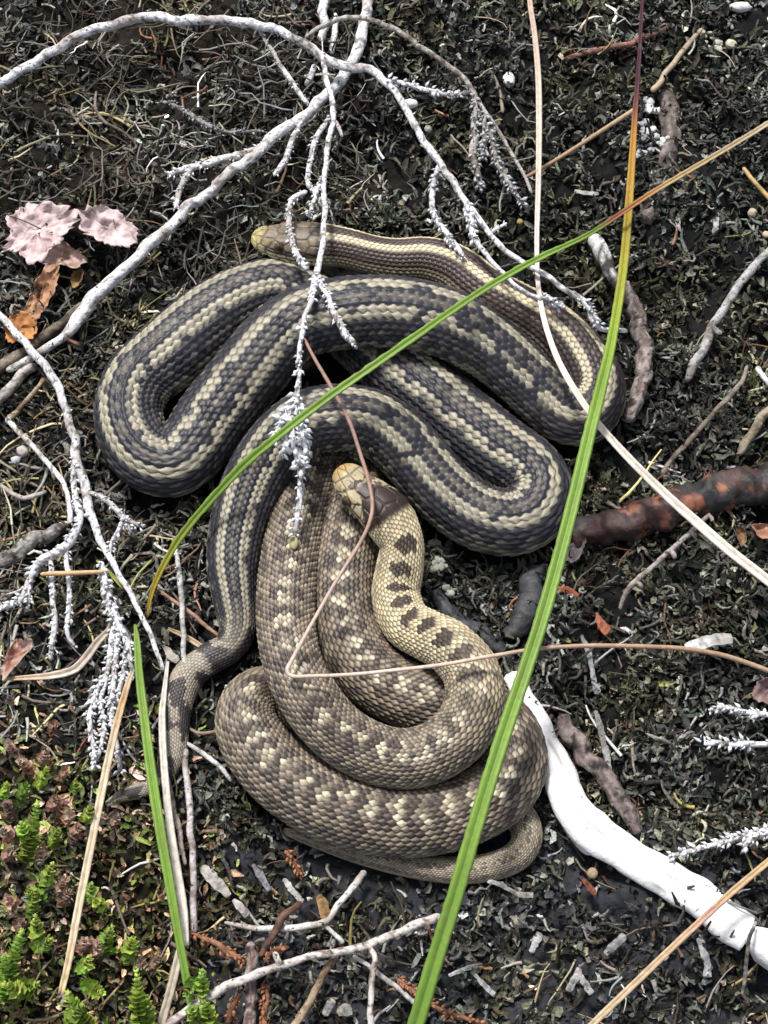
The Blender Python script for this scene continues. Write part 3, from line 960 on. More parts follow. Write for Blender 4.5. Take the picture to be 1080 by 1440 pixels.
def chip(name, label, cat, pts, col, group=None, flat=.45, mat=None, sides=6, bump=.3):
    g = Geo(); tube(g, pts, col, sides=sides, bump=bump * 1.9, wob=.5, flat=flat, ends=False, bfreq=1.4, step=3.0)
    return tag(g.obj(name, mat or M_WHITE, smooth=False), label, cat, group)

def grass(name, label, cat, pts, stops, mat=None, group=None, thick=.22, serr=.04, twist=0, keel=.35, step=7, streak=.1):
    pts = thin(pts, .77)
    g = Geo(); blade(g, pts, gradient(stops, streak), thick=thick, serr=serr, twist=twist, keel=keel, step=step)
    return tag(g.obj(name, mat or M_BLADE), label, cat, group)

# ------------------------------------------------------------------ bleached log, burnt stick and other larger wood
def grain(v, q, a):
    n = fbm(np.stack([q * 3.5, 3.5 * np.cos(a), 3.5 * np.sin(a)], -1), 4, 5)
    g2 = fbm(np.stack([q * 4, 8 * np.cos(a), 8 * np.sin(a)], -1), 14, 3)
    c = np.tile(C(.88, .87, .86), (len(v), 1))
    c = mix(c, np.tile(C(.50, .48, .46), (len(v), 1)), sstep(.46, .74, n) * .55)
    return mix(c, np.tile(C(.18, .165, .155), (len(v), 1)), sstep(.76, .80, g2) * .6)
twig('bleached_branch', 'thick bone white branch running from the coil down to the corner', 'branch',
     [(716,946,14,13),(737,985,18,20),(760,1032,22,23),(785,1086,26,27),(806,1134,30,31),(836,1172,34,33),(885,1202,34,31),(935,1232,34,31),(985,1265,32,31),(1030,1296,32,31),(1056,1312,32,31)],
     [([(1058,1314,32,31),(1090,1338,32,32),(1130,1366,30,31)], False), ([(778,1108,22,14),(796,1148,20,14),(818,1184,20,13),(836,1200,22,10)], False)],
     col=grain, mat=M_WHITE, bump=.13, wob=.3, flat=.6, detail=2.0)
def burnt(v, q, a):
    n = fbm(v / 15, 12, 5)
    c = np.tile(C(.026, .023, .023), (len(v), 1))
    c = mix(c, np.tile(C(.06, .028, .023), (len(v), 1)), sstep(.48, .58, fbm(v / 30, 77, 3)) * .8)
    return mix(c, np.tile(C(.22, .082, .045), (len(v), 1)), sstep(.57, .62, n - ((q - .42) / .32) ** 2 * .16 + .05 * np.cos(a - 1.0)))
twig('dead_twig', 'thin crooked grey twig hooked over the end of the bleached branch', 'twig', [(1064,1296,56,2.5),(1060,1308,66,3),(1054,1322,66,3),(1050,1345,54,3.2),(1046,1378,28,3.5),(1044,1398,20,3),(1054,1412,14,2.5)], col=GREYB)
twig('burnt_stick', 'charred black stick with orange rusty patches', 'branch',
     [(800,757,18,20),(830,748,20,25),(880,735,22,29),(940,716,24,30),(1000,700,24,30),(1050,688,22,30),(1120,668,20,30)],
     col=burnt, mat=M_CHAR, bump=.30, detail=3, bf=2.6, wob=.5)
twig('charred_root', 'dull grey charred root end behind the green blade', 'root',
     [(756,796,10,13),(746,830,14,19),(732,868,14,19),(716,900,8,15)], col=bark((.045, .046, .052), (.08, .08, .085), .55, .12, 16, 3), mat=M_CHAR, bump=.3, detail=2, bf=2.2)
twig('charred_root', 'dark grey root beside the neck of the brown snake', 'root',
     [(612,832,4,10),(640,868,8,14),(676,894,10,15),(708,922,8,13)], col=bark((.03, .031, .036), (.07, .07, .078), .6, .12, 14, 5), mat=M_CHAR, bump=.3, detail=2, bf=2.2)
twig('bark_stick', 'brown barked stick lying along the bleached branch', 'stick',
     [(790,1008,22,12),(808,1040,26,15),(832,1074,28,15),(860,1108,28,15),(886,1146,24,14),(900,1172,16,10)], col=fibre((.25, .20, .185), (.13, .10, .09), seed=9), bump=.3, detail=2, bf=2.2)
twig('bark_stick', 'scaly brown stick end curving down beside the striped loop', 'stick',
     [(880,398,30,9),(893,430,36,13),(902,470,38,14),(903,510,36,14),(897,550,34,13),(884,590,30,11)],
     col=fibre((.33, .28, .26), (.14, .105, .09), (.045, .035, .03), seed=10), bump=.32, detail=2, bf=2.4)
twig('bark_stick', 'dark stick crusted with white lichen behind the purple blade', 'stick',
     [(930,104,16,12),(942,160,20,16),(940,215,22,16),(926,262,22,15),(905,310,20,13)],
     col=fibre((.24, .20, .185), (.10, .08, .07), seed=15), bump=.32, detail=2, bf=2.4)
twig('bark_stick', 'short black stick with one white peeled end near the upper loop', 'stick',
     [(832,332,26,11),(846,356,28,14),(858,380,26,11),(872,410,24,9)], col=lambda v, q, a: mix(np.tile(C(.055, .048, .045), (len(v), 1)), np.tile(C(.6, .59, .57), (len(v), 1)), sstep(.5, .56, fbm(v / 7, 3, 2) + (.42 - q) * .8)), bump=.3)
twig('grey_stick', 'thick grey barkless stick at the edge below the pale branches', 'stick',
     [(-30,800,16,12),(10,784,20,13),(48,762,24,13),(92,738,26,11)], col=fibre((.36, .34, .32), (.17, .15, .135), (.06, .05, .045), seed=3), bump=.4, detail=2, bf=1.6)
twig('bark_branch', 'brown barked branch lying under the white branch', 'branch',
     [(118,425,36,6),(92,450,32,8),(46,486,28,9),(0,520,24,10),(-40,548,22,10)], col=bark((.25, .21, .16), (.075, .06, .05), .52, .08, 8, 20))
twig('pale_stick', 'pale split stick below the brown barked branch', 'stick',
     [(48,512,30,7),(22,538,26,9),(-6,562,22,9),(-36,588,20,9)], col=bark((.52, .49, .46), (.16, .13, .11), .58, .08, 8, 21))
twig('dead_twig', 'short tan twig crossing beneath the grey heather branch', 'twig',
     [(62,532,34,4),(44,556,28,4),(26,576,22,4.5),(10,590,18,6)], col=TANB)

# ------------------------------------------------------------------ the pale heather branches
twig('white_branch', 'long straight white branch crossing from the top edge to the side', 'branch',
     [(520,-30,60,9),(515,22,62,9),(510,50,62,9),(498,78,62,9),(478,112,62,9),(452,142,62,9),(425,164,62,8.5),(385,194,60,9),(345,226,60,9),(300,264,58,8.5),(250,306,56,9),(205,349,54,10),(160,390,50,10.5),(128,422,46,11.5),(108,446,44,12),(97,464,42,9),(78,482,40,7),(50,500,36,6.5),(10,521,30,6)],
     [([(372,206,62,5),(345,217,60,6),(305,226,56,6.5),(268,236,52,6),(236,246,48,4)], True, (7, 6)),
      ([(272,234,54,5),(258,256,52,5.5),(250,274,52,5),(247,292,54,4)], True, (6, 6)),
      ([(426,164,64,4),(415,190,58,5),(404,222,50,5.5),(392,240,46,5),(386,248,44,3)], True, (6, 7)),
      ([(366,42,96,3),(387,80,86,4),(404,106,78,4.5),(420,128,70,4),(434,146,66,3.5)], True, (5, 9))],
     col=PALE)
twig('white_branch', 'arching silvery branch with long twigs drooping over the striped neck', 'branch',
     [(-40,140,50,8),(0,117,66,8),(60,80,86,8),(110,50,98,8),(160,33,104,8),(210,23,106,8),(250,29,106,8),(310,29,106,8),(350,34,104,8),(384,40,104,7.5),(410,54,102,7.5),(434,66,100,7.5),(452,79,98,7.5),(475,90,96,8),(496,95,96,7.5),(518,96,100,7),(535,108,104,7),(557,133,110,6),(580,170,116,6),(600,203,120,6),(620,231,124,6),(640,260,128,5.5),(664,296,132,5),(686,324,136,4.5),(711,352,140,4.5),(736,368,140,4.5),(762,384,138,4.5),(793,406,134,4.5),(822,425,126,5),(835,452,112,4.5),(852,463,100,4.5),(882,465,84,4)],
     [([(540,112,104,3.5),(570,118,94,4),(600,126,84,4),(634,133,72,4),(660,131,62,3)], True, (9, 6)),
      ([(618,232,122,4),(609,264,118,5),(610,302,116,5),(628,330,118,4.5),(650,360,120,4)], True, (8, 5)),
      ([(656,288,130,4.5),(663,322,132,5.5),(674,345,134,4.5),(706,382,136,3.5),(742,414,134,3.5),(772,421,130,4),(792,428,124,3)], False),
      ([(656,288,132,4),(662,312,134,5),(668,336,136,4)], True, (9, 4.5)),
      ([(690,326,138,2.5),(702,320,140,3),(712,314,142,2.5)], True, (5, 5)),
      ([(812,418,130,4),(826,430,126,5),(836,446,118,5),(842,456,110,4)], True, (8, 4.5)),
      ([(762,418,130,3),(778,424,130,4),(788,432,126,3)], True, (8, 4.5))],
     col=SILVER)
twig('heather_sprig', 'dangling dead heather sprig over the striped head and loops', 'heather',
     [(452,80,104,4),(459,111,108,4.5),(468,144,112,4.5),(467,172,118,4.5),(460,211,126,4.5),(456,250,134,4.5),(458,290,142,4.5),(455,331,150,4.5),(450,367,158,5),(446,386,162,5.5),(436,424,172,4.5),(428,453,174,4.5),(423,483,172,4),(421,520,166,4),(419,551,158,4.5),(420,600,148,5),(423,657,132,4.5),(422,690,122,4.5),(419,722,112,4.5),(415,749,104,4.5)],
     [([(446,386,162,4.5),(456,406,168,5),(465,430,172,5),(478,457,170,6),(490,474,166,6.5),(499,485,162,5)], True, (7, 6.5)),
      ([(465,164,116,4),(445,192,118,4.5),(434,236,122,4.5),(435,258,124,4.5),(448,278,128,4)], True, (6, 8)),
      ([(430,268,124,4),(414,280,124,4.5),(406,296,124,5),(407,320,126,5),(411,341,128,5.5),(420,360,128,5.5),(432,380,124,5)], True, (7, 6.5)),
      ([(470,168,114,3.5),(476,180,112,4),(481,192,110,3)], False),
      ([(418,553,156,4),(404,578,152,5),(395,600,146,5),(388,618,140,4)], True, (11, 4.5)),
      ([(418,556,156,4),(408,590,152,5.5),(402,618,146,5),(398,638,140,4)], True, (12, 4.5)),
      ([(419,560,156,4),(424,596,152,5),(430,624,148,5),(432,640,142,3.5)], True, (12, 4.5)),
      ([(412,575,156,4),(412,610,152,5),(416,636,146,5),(424,658,138,4)], True, (12, 4.5)),
      ([(455,250,136,3),(446,268,136,4),(440,284,136,4),(436,300,134,3)], True, (8, 5))],
     leaves=(8.5, 8.5), lskip=.52, col=SILVER)
g = Geo(); ball(g, P1(413, 763, 96), 8, C(.42, .36, .19), (.8, 1.3, .6))
tag(g.obj('dry_seed', M_STRAW), 'small yellow dry leaf tip below the dangling heather sprig', 'seed')
twig('white_branch', 'thin arching twig rising over the white branch at the top', 'branch',
     [(429,51,80,3.5),(457,36,92,4),(484,26,100,4),(518,27,104,4),(545,36,104,4.5),(573,54,102,4.5),(601,71,98,4.5),(634,95,92,4.5),(657,117,88,4),(685,160,80,3.5),(710,202,72,3.5),(735,242,62,3),(747,272,54,2.5)],
     [([(668,134,84,3.5),(668,170,74,5),(667,205,66,7),(668,235,58,6),(676,264,50,4)], True, (9, 5)),
      ([(682,156,80,3),(682,190,74,4),(680,220,66,4)], True, (9, 5)),
      ([(688,172,80,3.5),(694,206,72,4.5),(704,238,64,4.5),(720,264,56,4.5),(737,290,48,3.5)], True, (9, 4.5))],
     col=bark((.42, .39, .36), (.16, .13, .12), .58, .08, 6, 2), lcol=LICH2 * 1.15)
twig('white_branch', 'short upright white branch stub cut by the top edge', 'branch',
     [(454,-30,54,7),(455,28,52,7.5),(452,58,48,6)], col=PALE)
twig('dead_twig', 'short pale twig behind the upright white stub', 'twig', [(472,20,40,4),(470,50,38,5.5),(466,76,34,4.5)], col=PALE)
twig('dead_twig', 'small white broken twig beside the crossing of the white branches', 'twig', [(441,92,34,4),(436,106,36,5.5),(429,120,34,5)], col=PALE)
twig('bark_stick', 'stick with black and white striped bark at the top', 'stick', [(646,-30,24,6),(636,20,26,7),(626,62,24,7),(620,86,20,5)], col=STRIPED)
twig('bark_stick', 'blackened stick leaning behind the thin arching twig', 'stick', [(614,-20,22,8),(590,22,24,10),(560,60,24,10),(536,92,22,9)], col=bark((.05, .046, .046), (.4, .38, .37), .62, .07, 8, 31))
twig('grey_twig', 'thick pale grey twig slanting over moss at the side edge', 'twig',
     [(1090,345,40,6),(1068,364,42,6.5),(1044,394,44,7),(1019,432,44,7),(1001,460,42,7),(984,497,38,8),(966,535,30,6)],
     [([(1001,460,44,4),(1010,466,50,5),(1016,468,52,3.5)], False)], col=bark((.40, .385, .38), (.19, .175, .17), .6, .1, 8, 33))
twig('grey_twig', 'thin crooked brown grey twig above the burnt stick', 'twig', [(1050,514,34,3),(1042,538,36,4),(1024,557,36,4.5),(1006,578,36,4),(987,598,34,4.5),(958,632,30,4.5),(931,666,24,4)], col=bark((.27, .23, .19), (.14, .115, .095), .55, .1, 8, 34))
twig('bark_stick', 'tan barked stub pointing down near the side edge', 'stick', [(1096,560,30,7),(1074,585,32,7.5),(1056,614,32,7.5),(1041,638,28,6.5)], col=bark((.33, .28, .20), (.13, .10, .08), .54, .1, 7, 35))
twig('dead_twig', 'white stub beside the tan barked stub', 'twig', [(1064,516,34,5),(1073,530,36,5),(1092,552,34,4.5)], col=PALE)
twig('knotty_twig', 'knotty pale brown twig leaning below the burnt stick', 'twig',
     [(998,722,66,3.5),(972,748,62,4),(944,773,56,4.5),(920,796,48,4.5),(893,818,38,5),(878,840,26,4),(872,856,16,4)],
     [([(944,773,56,3.5),(948,782,56,4.5),(947,786,56,3)], False), ([(893,818,40,4),(900,824,42,5),(901,828,40,3)], False), ([(995,724,66,3),(1000,730,66,4),(999,733,66,2.5)], False), ([(972,748,64,3),(978,754,64,4),(978,757,62,2.5)], False)],
     col=bark((.33, .29, .27), (.17, .13, .11), .6, .1, 8, 36))
for k, (lab, pts) in enumerate([
    ('white feathery heather tip above the lower one at the side edge', [(1120,1012,30,4),(1080,1006,34,4),(1040,999,32,4.5),(1018,996,30,4),(1000,999,26,3)]),
    ('white feathery heather tip with a blunt rounded end', [(1120,1046,28,4),(1080,1045,32,4.5),(1036,1046,32,5),(1005,1045,30,5),(988,1047,26,4.5)]),
    ('white feathery heather sprig touching the bleached branch', [(1120,1160,36,5),(1080,1170,40,5),(1046,1174,42,4.5),(1020,1183,42,4.5),(985,1192,42,4),(946,1203,44,3.5)])]):
    twig('heather_sprig', lab, 'heather', pts, [([(1078,1170,42,4),(1060,1180,42,5),(1046,1192,40,5)], True, (9, 5))] if k == 2 else [], leaves=(10, 5), col=PALE)

twig('heather_branch', 'grey dead heather branch with feathery twigs hanging to the moss', 'branch',
     [(-30,418,54,6),(0,442,58,6),(22,469,60,6.5),(44,493,60,6.5),(62,514,60,7),(80,541,58,7),(93,570,56,6.5),(99,595,54,6.5),(105,622,54,7.5),(110,648,54,8),(117,676,54,8),(122,700,54,8),(128,724,54,7.5),(137,752,54,6.5),(149,774,52,5.5),(164,803,50,5),(179,828,48,5),(197,861,44,4.5),(213,898,38,4),(229,945,30,4)],
     [([(104,640,56,4),(106,700,58,5),(113,728,58,6),(100,756,56,7),(78,776,54,7.5),(49,797,50,6.5),(32,838,44,5),(14,850,40,5),(-20,862,36,4)], True, (8, 5.5)),
      ([(118,690,56,3.5),(140,698,58,4),(156,709,58,4.5),(168,721,56,5),(177,731,54,5)], True, (5, 7)),
      ([(176,730,54,4),(186,735,52,4),(197,740,48,3)], True, (9, 4.5)),
      ([(176,732,54,4),(182,742,52,4),(184,752,48,3)], True, (8, 5)),
      ([(170,734,54,3.5),(166,750,52,4),(157,766,48,4),(155,778,44,3)], True, (8, 6)),
      ([(70,778,54,4),(71,808,50,4.5),(74,840,46,4.5),(76,868,42,5),(73,900,38,5),(70,928,34,4)], True, (6, 6)),
      ([(94,764,54,4),(95,800,48,4.5),(97,830,44,4.5),(98,860,40,4.5),(95,890,36,4),(105,908,30,3)], True, (6, 6)),
      ([(48,800,50,3.5),(42,826,46,4),(40,850,42,3.5)], True, (7, 6)),
      ([(140,790,52,4.5),(147,815,52,5),(156,845,50,6),(165,876,48,6.5),(176,898,46,6.5),(184,922,44,5),(188,950,40,4)], True, (9, 4.5)),
      ([(144,800,50,4),(148,830,46,4.5),(154,860,44,4.5)], True, (8, 5)),
      ([(160,880,48,4),(156,915,46,5),(150,945,44,4.5),(138,968,42,4.5),(130,985,40,4),(126,1010,38,4.5),(131,1044,36,4),(132,1080,34,4)], True, (9, 4.5)),
      ([(166,885,48,4),(164,920,46,5),(158,960,44,4.5),(156,1000,42,4.5),(164,1040,40,4.5),(170,1086,36,3.5)], True, (8, 4.5)),
      ([(176,905,46,4),(177,935,44,4.5),(170,965,42,4.5),(160,990,40,4)], True, (9, 4.5)),
      ([(150,945,44,3.5),(142,985,42,4),(146,1020,40,4),(140,1060,38,4)], True, (8, 5))],
     col=SILVER)
twig('heather_branch', 'thin white twig joining the grey heather branch from the side edge', 'branch',
     [(8,588,34,5),(20,602,38,4.5),(38,620,42,4.5),(57,638,46,4.5),(75,660,48,4.5),(91,682,52,4),(97,710,52,4.5),(98,736,52,5)], col=PALE)
twig('dead_twig', 'thin bent pale twig near the edge below the grey heather', 'twig', [(-20,672,24,3),(0,682,28,3.5),(20,696,30,4),(34,702,30,4),(52,697,28,4),(66,692,24,3)], col=bark((.44, .40, .38), (.2, .17, .15), .6, .1, 8, 41))

# fine grey twigs scattered at the back
for k, (lab, pts) in enumerate([
    ('short crusty twig lying in the brown stem mat', [(236,142,36,3),(262,158,38,4),(290,176,38,4),(320,186,36,3),(372,184,34,2.5)]),
    ('grey lichen crusted twig at the edge under the arching branch', [(-10,134,30,3),(40,142,32,4),(90,154,32,4.5),(145,176,28,4)]),
    ('crumbly grey lichen twig above the pink leaves', [(-10,190,26,4),(30,200,28,5),(60,206,28,5),(86,206,26,4)])]):
    twig('lichen_twig', lab, 'twig', pts, leaves=(6, 6), col=GREYB, lcol=LICH2 * .8)
twig('dead_twig', 'curved brown stem arching in the mat under the arching branch', 'twig', [(135,128,34,2),(134,150,38,2.5),(150,172,40,2.5),(172,186,38,2.5),(192,205,32,2.5),(172,216,28,2)], col=bark((.2, .17, .13), (.1, .08, .06), .55, .1, 8, 44))

# ------------------------------------------------------------------ twigs below the coil
twig('speckled_stick', 'long speckled pale stick at the bottom with a forked end', 'stick',
     [(212,1456,40,7),(240,1436,44,7.5),(282,1408,48,7.5),(323,1386,50,7.5),(379,1363,52,7),(434,1347,52,6.5),(490,1336,50,6.5),(518,1329,48,7),(567,1308,46,7),(600,1294,42,7.5),(620,1286,38,7)],
     [([(516,1326,50,4),(526,1345,52,5),(526,1365,52,5.5),(523,1402,50,5.5),(521,1460,46,5.5)], False), ([(396,1358,56,5),(388,1346,58,6),(384,1338,58,4)], False)],
     col=bark((.55, .51, .48), (.20, .14, .11), .61, .06, 6, 50))
twig('dead_twig', 'smooth white curved twig below the tail of the brown snake', 'twig',
     [(316,1296,34,3),(351,1304,38,4.5),(393,1306,40,5.5),(434,1302,42,5.5),(457,1294,42,5.5),(476,1274,40,5),(492,1252,36,5.5),(513,1226,30,5.5)],
     [([(454,1299,40,4),(470,1313,36,4),(484,1326,30,4.5)], False)], col=bark((.60, .57, .54), (.36, .33, .31), .66, .08, 8, 51))
twig('dead_twig', 'thin white twig passing under the speckled stick', 'twig', [(496,1344,30,3.5),(520,1360,28,4),(551,1384,26,4.5),(575,1402,24,4.5),(604,1428,18,4)], col=bark((.50, .47, .45), (.3, .27, .25), .64, .08, 8, 52))
twig('red_brown_stalk', 'upright dark reddish stem standing at the bottom', 'stem', [(354,1326,44,7),(353,1350,38,9.5),(352,1390,30,10),(351,1460,18,10)], col=fibre((.14, .08, .07), (.30, .26, .24), (.05, .03, .026), seed=53), bump=.4, detail=2, bf=2)
twig('red_brown_stalk', 'crooked reddish stem leaning over the white curved twig', 'stem', [(425,1268,46,5.5),(412,1278,48,6.5),(396,1288,48,7),(388,1304,48,6),(382,1320,46,6),(366,1344,38,6)], col=RUST)
twig('tan_stick', 'tan rough stick under the speckled stick', 'stick', [(474,1344,30,5),(460,1364,30,6),(446,1388,28,6.5),(430,1414,24,6.5),(406,1456,18,6.5)], col=TANB, bump=.25)
for lab, pts in [('rusty orange heather frond near the upright reddish stem', [(262,1310,30,2.5),(280,1316,34,3.5),(296,1324,36,4.5),(312,1334,38,5.5),(330,1342,36,6),(342,1352,32,4)]),
                 ('small rusty heather tip just above the speckled stick', [(372,1352,54,3),(382,1340,56,4),(394,1334,58,4.5),(406,1332,58,3)]),
                 ('upright rusty heather frond at the bottom edge', [(372,1384,26,3),(373,1404,26,5),(370,1424,24,5),(368,1450,20,4)]),
                 ('pinkish rusty frond at the bottom beside the reddish stem', [(338,1398,26,3),(328,1416,26,5),(320,1440,22,5)]),
                 ('thin rusty heather sprig running behind the green blade', [(556,1374,30,2.5),(580,1392,30,4),(600,1408,28,4),(627,1424,26,4),(658,1434,22,4),(672,1440,18,3)]),
                 ('rusty orange heather tip below the coil', [(402,1196,34,3),(410,1206,34,4.5),(416,1218,32,4),(424,1228,28,3)])]:
    twig('rusty_heather', lab, 'heather', pts, leaves=(8, 4.5), col=bark((.30, .14, .08), (.16, .08, .05), .55, .1, 7, 55), lcol=C(.36, .16, .085))
for lab, pts, c in [
    ('pale split wood chip upper one of the pair left of the coil tail', [(286,1218,20,5),(296,1232,22,9),(310,1248,22,8),(322,1260,20,4)], (.55, .52, .47)),
    ('stubby pale wood chip below the larger split chip', [(328,1266,22,4),(336,1276,24,6.5),(348,1288,22,6.5)], (.55, .51, .50)),
    ('grey flaky chip lying beside the split chips', [(356,1216,24,3),(366,1232,24,5.5),(378,1252,22,4)], (.36, .36, .38)),
    ('slim white twig piece beside the rusty heather tip', [(400,1236,30,4),(412,1252,32,5),(425,1268,32,5)], (.6, .58, .55)),
    ('orange dry chip resting on the white curved twig', [(448,1260,44,5),(453,1272,46,8.5),(458,1290,44,7)], (.46, .28, .12)),
    ('pale grub shaped twig piece just below the thin tail', [(686,1240,24,3),(702,1243,26,4.5),(718,1252,26,3.5),(730,1258,26,4),(750,1260,22,4.5)], (.58, .57, .53)),
    ('slim white splinter right of the green blade near the bottom', [(632,1372,22,2.5),(650,1364,24,4),(670,1358,22,4)], (.58, .56, .56)),
    ('small white splinter pointing down below the slim one', [(667,1370,20,2.5),(680,1384,22,4),(694,1398,20,4)], (.58, .56, .56)),
    ('stubby white twig piece left of the crumbs below the bleached branch', [(746,1338,24,4),(752,1326,26,6),(760,1314,24,5.5)], (.6, .58, .57)),
    ('chalky jointed twig piece beside the tan reed', [(852,1340,22,5),(864,1328,24,6),(878,1316,22,6)], (.42, .42, .43)),
    ('white curved heather tip under the bleached branch', [(980,1316,24,4),(990,1336,26,6),(994,1356,26,6.5),(994,1374,22,5.5)], (.5, .5, .5)),
    ('forked white chip at the bottom near the tan reed', [(800,1394,24,5),(808,1374,28,5.5),(814,1362,28,4.5)], (.58, .57, .56)),
    ('white chip leaning on the forked chip', [(832,1398,24,5),(822,1382,28,5.5),(814,1366,28,4)], (.55, .54, .53)),
    ('white oval chip at the bottom edge between twigs', [(476,1424,22,6),(486,1420,24,10),(494,1418,22,7)], (.6, .6, .58)),
    ('white chip touching the oval one at the bottom edge', [(458,1428,22,5),(464,1414,24,8),(468,1408,22,5)], (.58, .58, .56)),
    ('broad white wood chip on the dry bent stem', [(964,912,46,7),(985,904,48,9.5),(1008,899,48,9.5),(1028,898,46,7)], (.80, .79, .77)),
    ('reddish flake under the elbow of the bleached branch', [(820,1236,24,3),(828,1246,26,5.5),(838,1258,24,5)], (.36, .13, .08)),
    ('orange red flake by the grey charred root', [(784,826,24,3),(797,830,28,6),(814,838,24,4)], (.42, .13, .06)),
    ('larger orange red flake below the burnt stick', [(838,862,26,3),(846,876,28,7),(856,888,26,8)], (.46, .16, .085)),
    ('slim white splinter across moss above the purple to orange blade joint', [(808,270,26,3),(826,271,28,4),(842,272,26,3)], (.6, .57, .54)),
    ('small white lichen stub in the moss right of the grass crossing', [(1004,330,24,4),(1007,318,26,5),(1007,306,24,4)], (.6, .6, .58)),
    ('thin pale grey stick leaning above the brown barked stick', [(838,1000,28,3.5),(846,1028,30,5),(852,1056,30,5),(858,1096,26,3.5)], (.42, .40, .39)),
    ('crooked pale twig on the lichen above the bleached branch', [(818,893,30,3),(826,915,30,4.5),(832,942,28,4),(840,975,24,5)], (.42, .42, .42)),
    ('small white jointed twig standing in moss beside the dry stem', [(718,40,26,3),(722,60,28,5),(727,84,28,5.5),(726,106,24,4.5)], (.52, .50, .46)),
    ('pale flake below the jointed white twig on moss', [(830,144,26,4),(840,136,28,6.5),(848,128,26,4)], (.44, .45, .45))]:
    chip('wood_chip', lab, 'chip', pts, bark(tuple(x * .74 for x in c), tuple(x * .32 for x in c), .55, .1, 6, 60), mat=M_BARK if max(c) < .75 else M_WHITE)

for lab, x, y, z, R, sq, c in [
    ('smooth white oval pellet on the moss beside the dry stem', 716, 112, 32, 11, (.85, 1.25, .7), (.82, .80, .77)),
    ('flat white pellet in the top corner', 1041, 10, 28, 13, (1.4, .65, .6), (.72, .71, .68)),
    ('elongated white pellet beside the drooping silvery branch', 576, 146, 40, 11, (1.35, .65, .65), (.78, .77, .75)),
    ('pale yellow pellet behind the stem tip at the top', 1028, 62, 26, 9, (1, 1, .7), (.55, .50, .38)),
    ('small beige round pellet at the side edge', 1058, 299, 26, 7, (1, 1, .8), (.50, .42, .31)),
    ('beige pellet under the beige round one at the edge', 1078, 330, 24, 6, (1, 1, .8), (.50, .40, .28)),
    ('tiny white pellet in moss beside the silvery branch', 602, 181, 32, 6, (1, 1, .8), (.50, .48, .42)),
    ('tiny yellow pellet in the moss above the green grass joint', 731, 312, 34, 5, (1, 1, .8), (.30, .22, .09)),
    ('brown round pellet under the elbow of the bleached branch', 833, 1228, 22, 7, (1, 1, .8), (.33, .24, .15)),
    ('pale pellet on the dark moss left of the grey heather', 32, 634, 24, 9, (1, .9, .7), (.46, .41, .38)),
    ('grey white pellet below the pale pellet', 22, 647, 22, 7, (1, .9, .7), (.46, .46, .48))]:
    g = Geo(); ball(g, P1(x, y, z), R, C(*c), sq, 16, 12, .25, int(x)); tag(g.obj('pellet', M_WHITE), lab, 'pellet')

# white lichen crusts
def crust(label, spots, col, seed):
    rg = np.random.default_rng(seed)
    g = Geo()
    for (x, y, z, R, n) in spots:
        for k in range(n):
            a = rg.uniform(0, 6.28); rr = R * math.sqrt(rg.uniform(0, 1))
            ball(g, P1(x + rr * math.cos(a), y + rr * math.sin(a), z + rg.uniform(-2, 3)), rg.uniform(3, 6.5), col * rg.uniform(.7, 1.1), (1, 1, .6), 8, 6, .6, k)
    return tag(g.obj('lichen_crust', M_LICHEN), label, kind='stuff')
crust('white lichen crust on the dark stick behind the purple blade', [(914,150,30,12,14),(908,180,32,12,14),(902,204,32,16,20),(880,200,28,16,10),(932,196,34,10,8)], C(.62, .63, .62), 1)
crust('cream lichen crust by the stem tip in the top corner', [(990,54,24,14,16),(1006,68,24,10,10),(1060,130,24,16,12),(1066,120,22,20,8)], C(.58, .57, .48), 2)
crust('pale lichen crust beside the neck of the brown snake', [(616,796,16,10,10),(632,830,18,6,6)], C(.35, .35, .30), 3)

# ------------------------------------------------------------------ grass blades and straw
GRN = (.225, .36, .06); GRN2 = (.20, .34, .055); YEL = (.40, .36, .04); ORG = (.42, .21, .035); PUR = (.075, .022, .035); TAN = (.44, .33, .19); STR = (.58, .48, .33)
grass('grass_blade', 'long green blade turning orange then purple, crossing the whole scene', 'grass blade',
      [(906,-40,60,3),(902,20,72,3.2),(899,80,84,3.8),(893,160,98,5.2),(885,280,118,7.5),(876,380,134,8.5),(860,480,148,9.5),(845,545,156,11),(830,605,160,12),(804,715,164,12.5),(768,850,168,13.5),(738,945,168,14),(706,1040,164,14.5),(672,1150,156,15),(640,1260,138,15.5),(612,1350,112,16),(585,1440,80,16),(560,1520,50,16)],
      [(0, PUR), (.14, PUR), (.17, (.20, .06, .04)), (.20, ORG), (.27, (.42, .27, .04)), (.33, YEL), (.42, (.24, .36, .04)), (.52, GRN), (1, GRN2)], serr=.05, keel=.3)
grass('grass_blade', 'slanting blade green below a red joint and straw coloured above, lying over both snakes', 'grass blade',
      [(1120,148,110,5),(1060,186,122,5),(1000,222,134,5),(930,263,144,5),(890,289,148,5),(842,321,152,4.5),(812,338,156,5),(760,362,164,6),(700,395,176,6.5),(640,434,186,7),(580,476,194,7.4),(520,518,196,7.6),(460,560,190,7.8),(400,606,176,7.8),(345,652,150,8.5),(296,704,112,7.5),(256,752,78,7),(230,795,52,6),(214,832,32,4.5),(207,868,18,2)],
      [(0, STR), (.2, (.50, .36, .17)), (.25, (.45, .22, .08)), (.29, (.28, .08, .05)), (.31, (.17, .24, .04)), (.38, GRN), (.86, GRN), (.92, (.30, .34, .04)), (.97, (.45, .33, .04)), (1, (.35, .22, .05))], serr=.16, keel=.25, step=6)
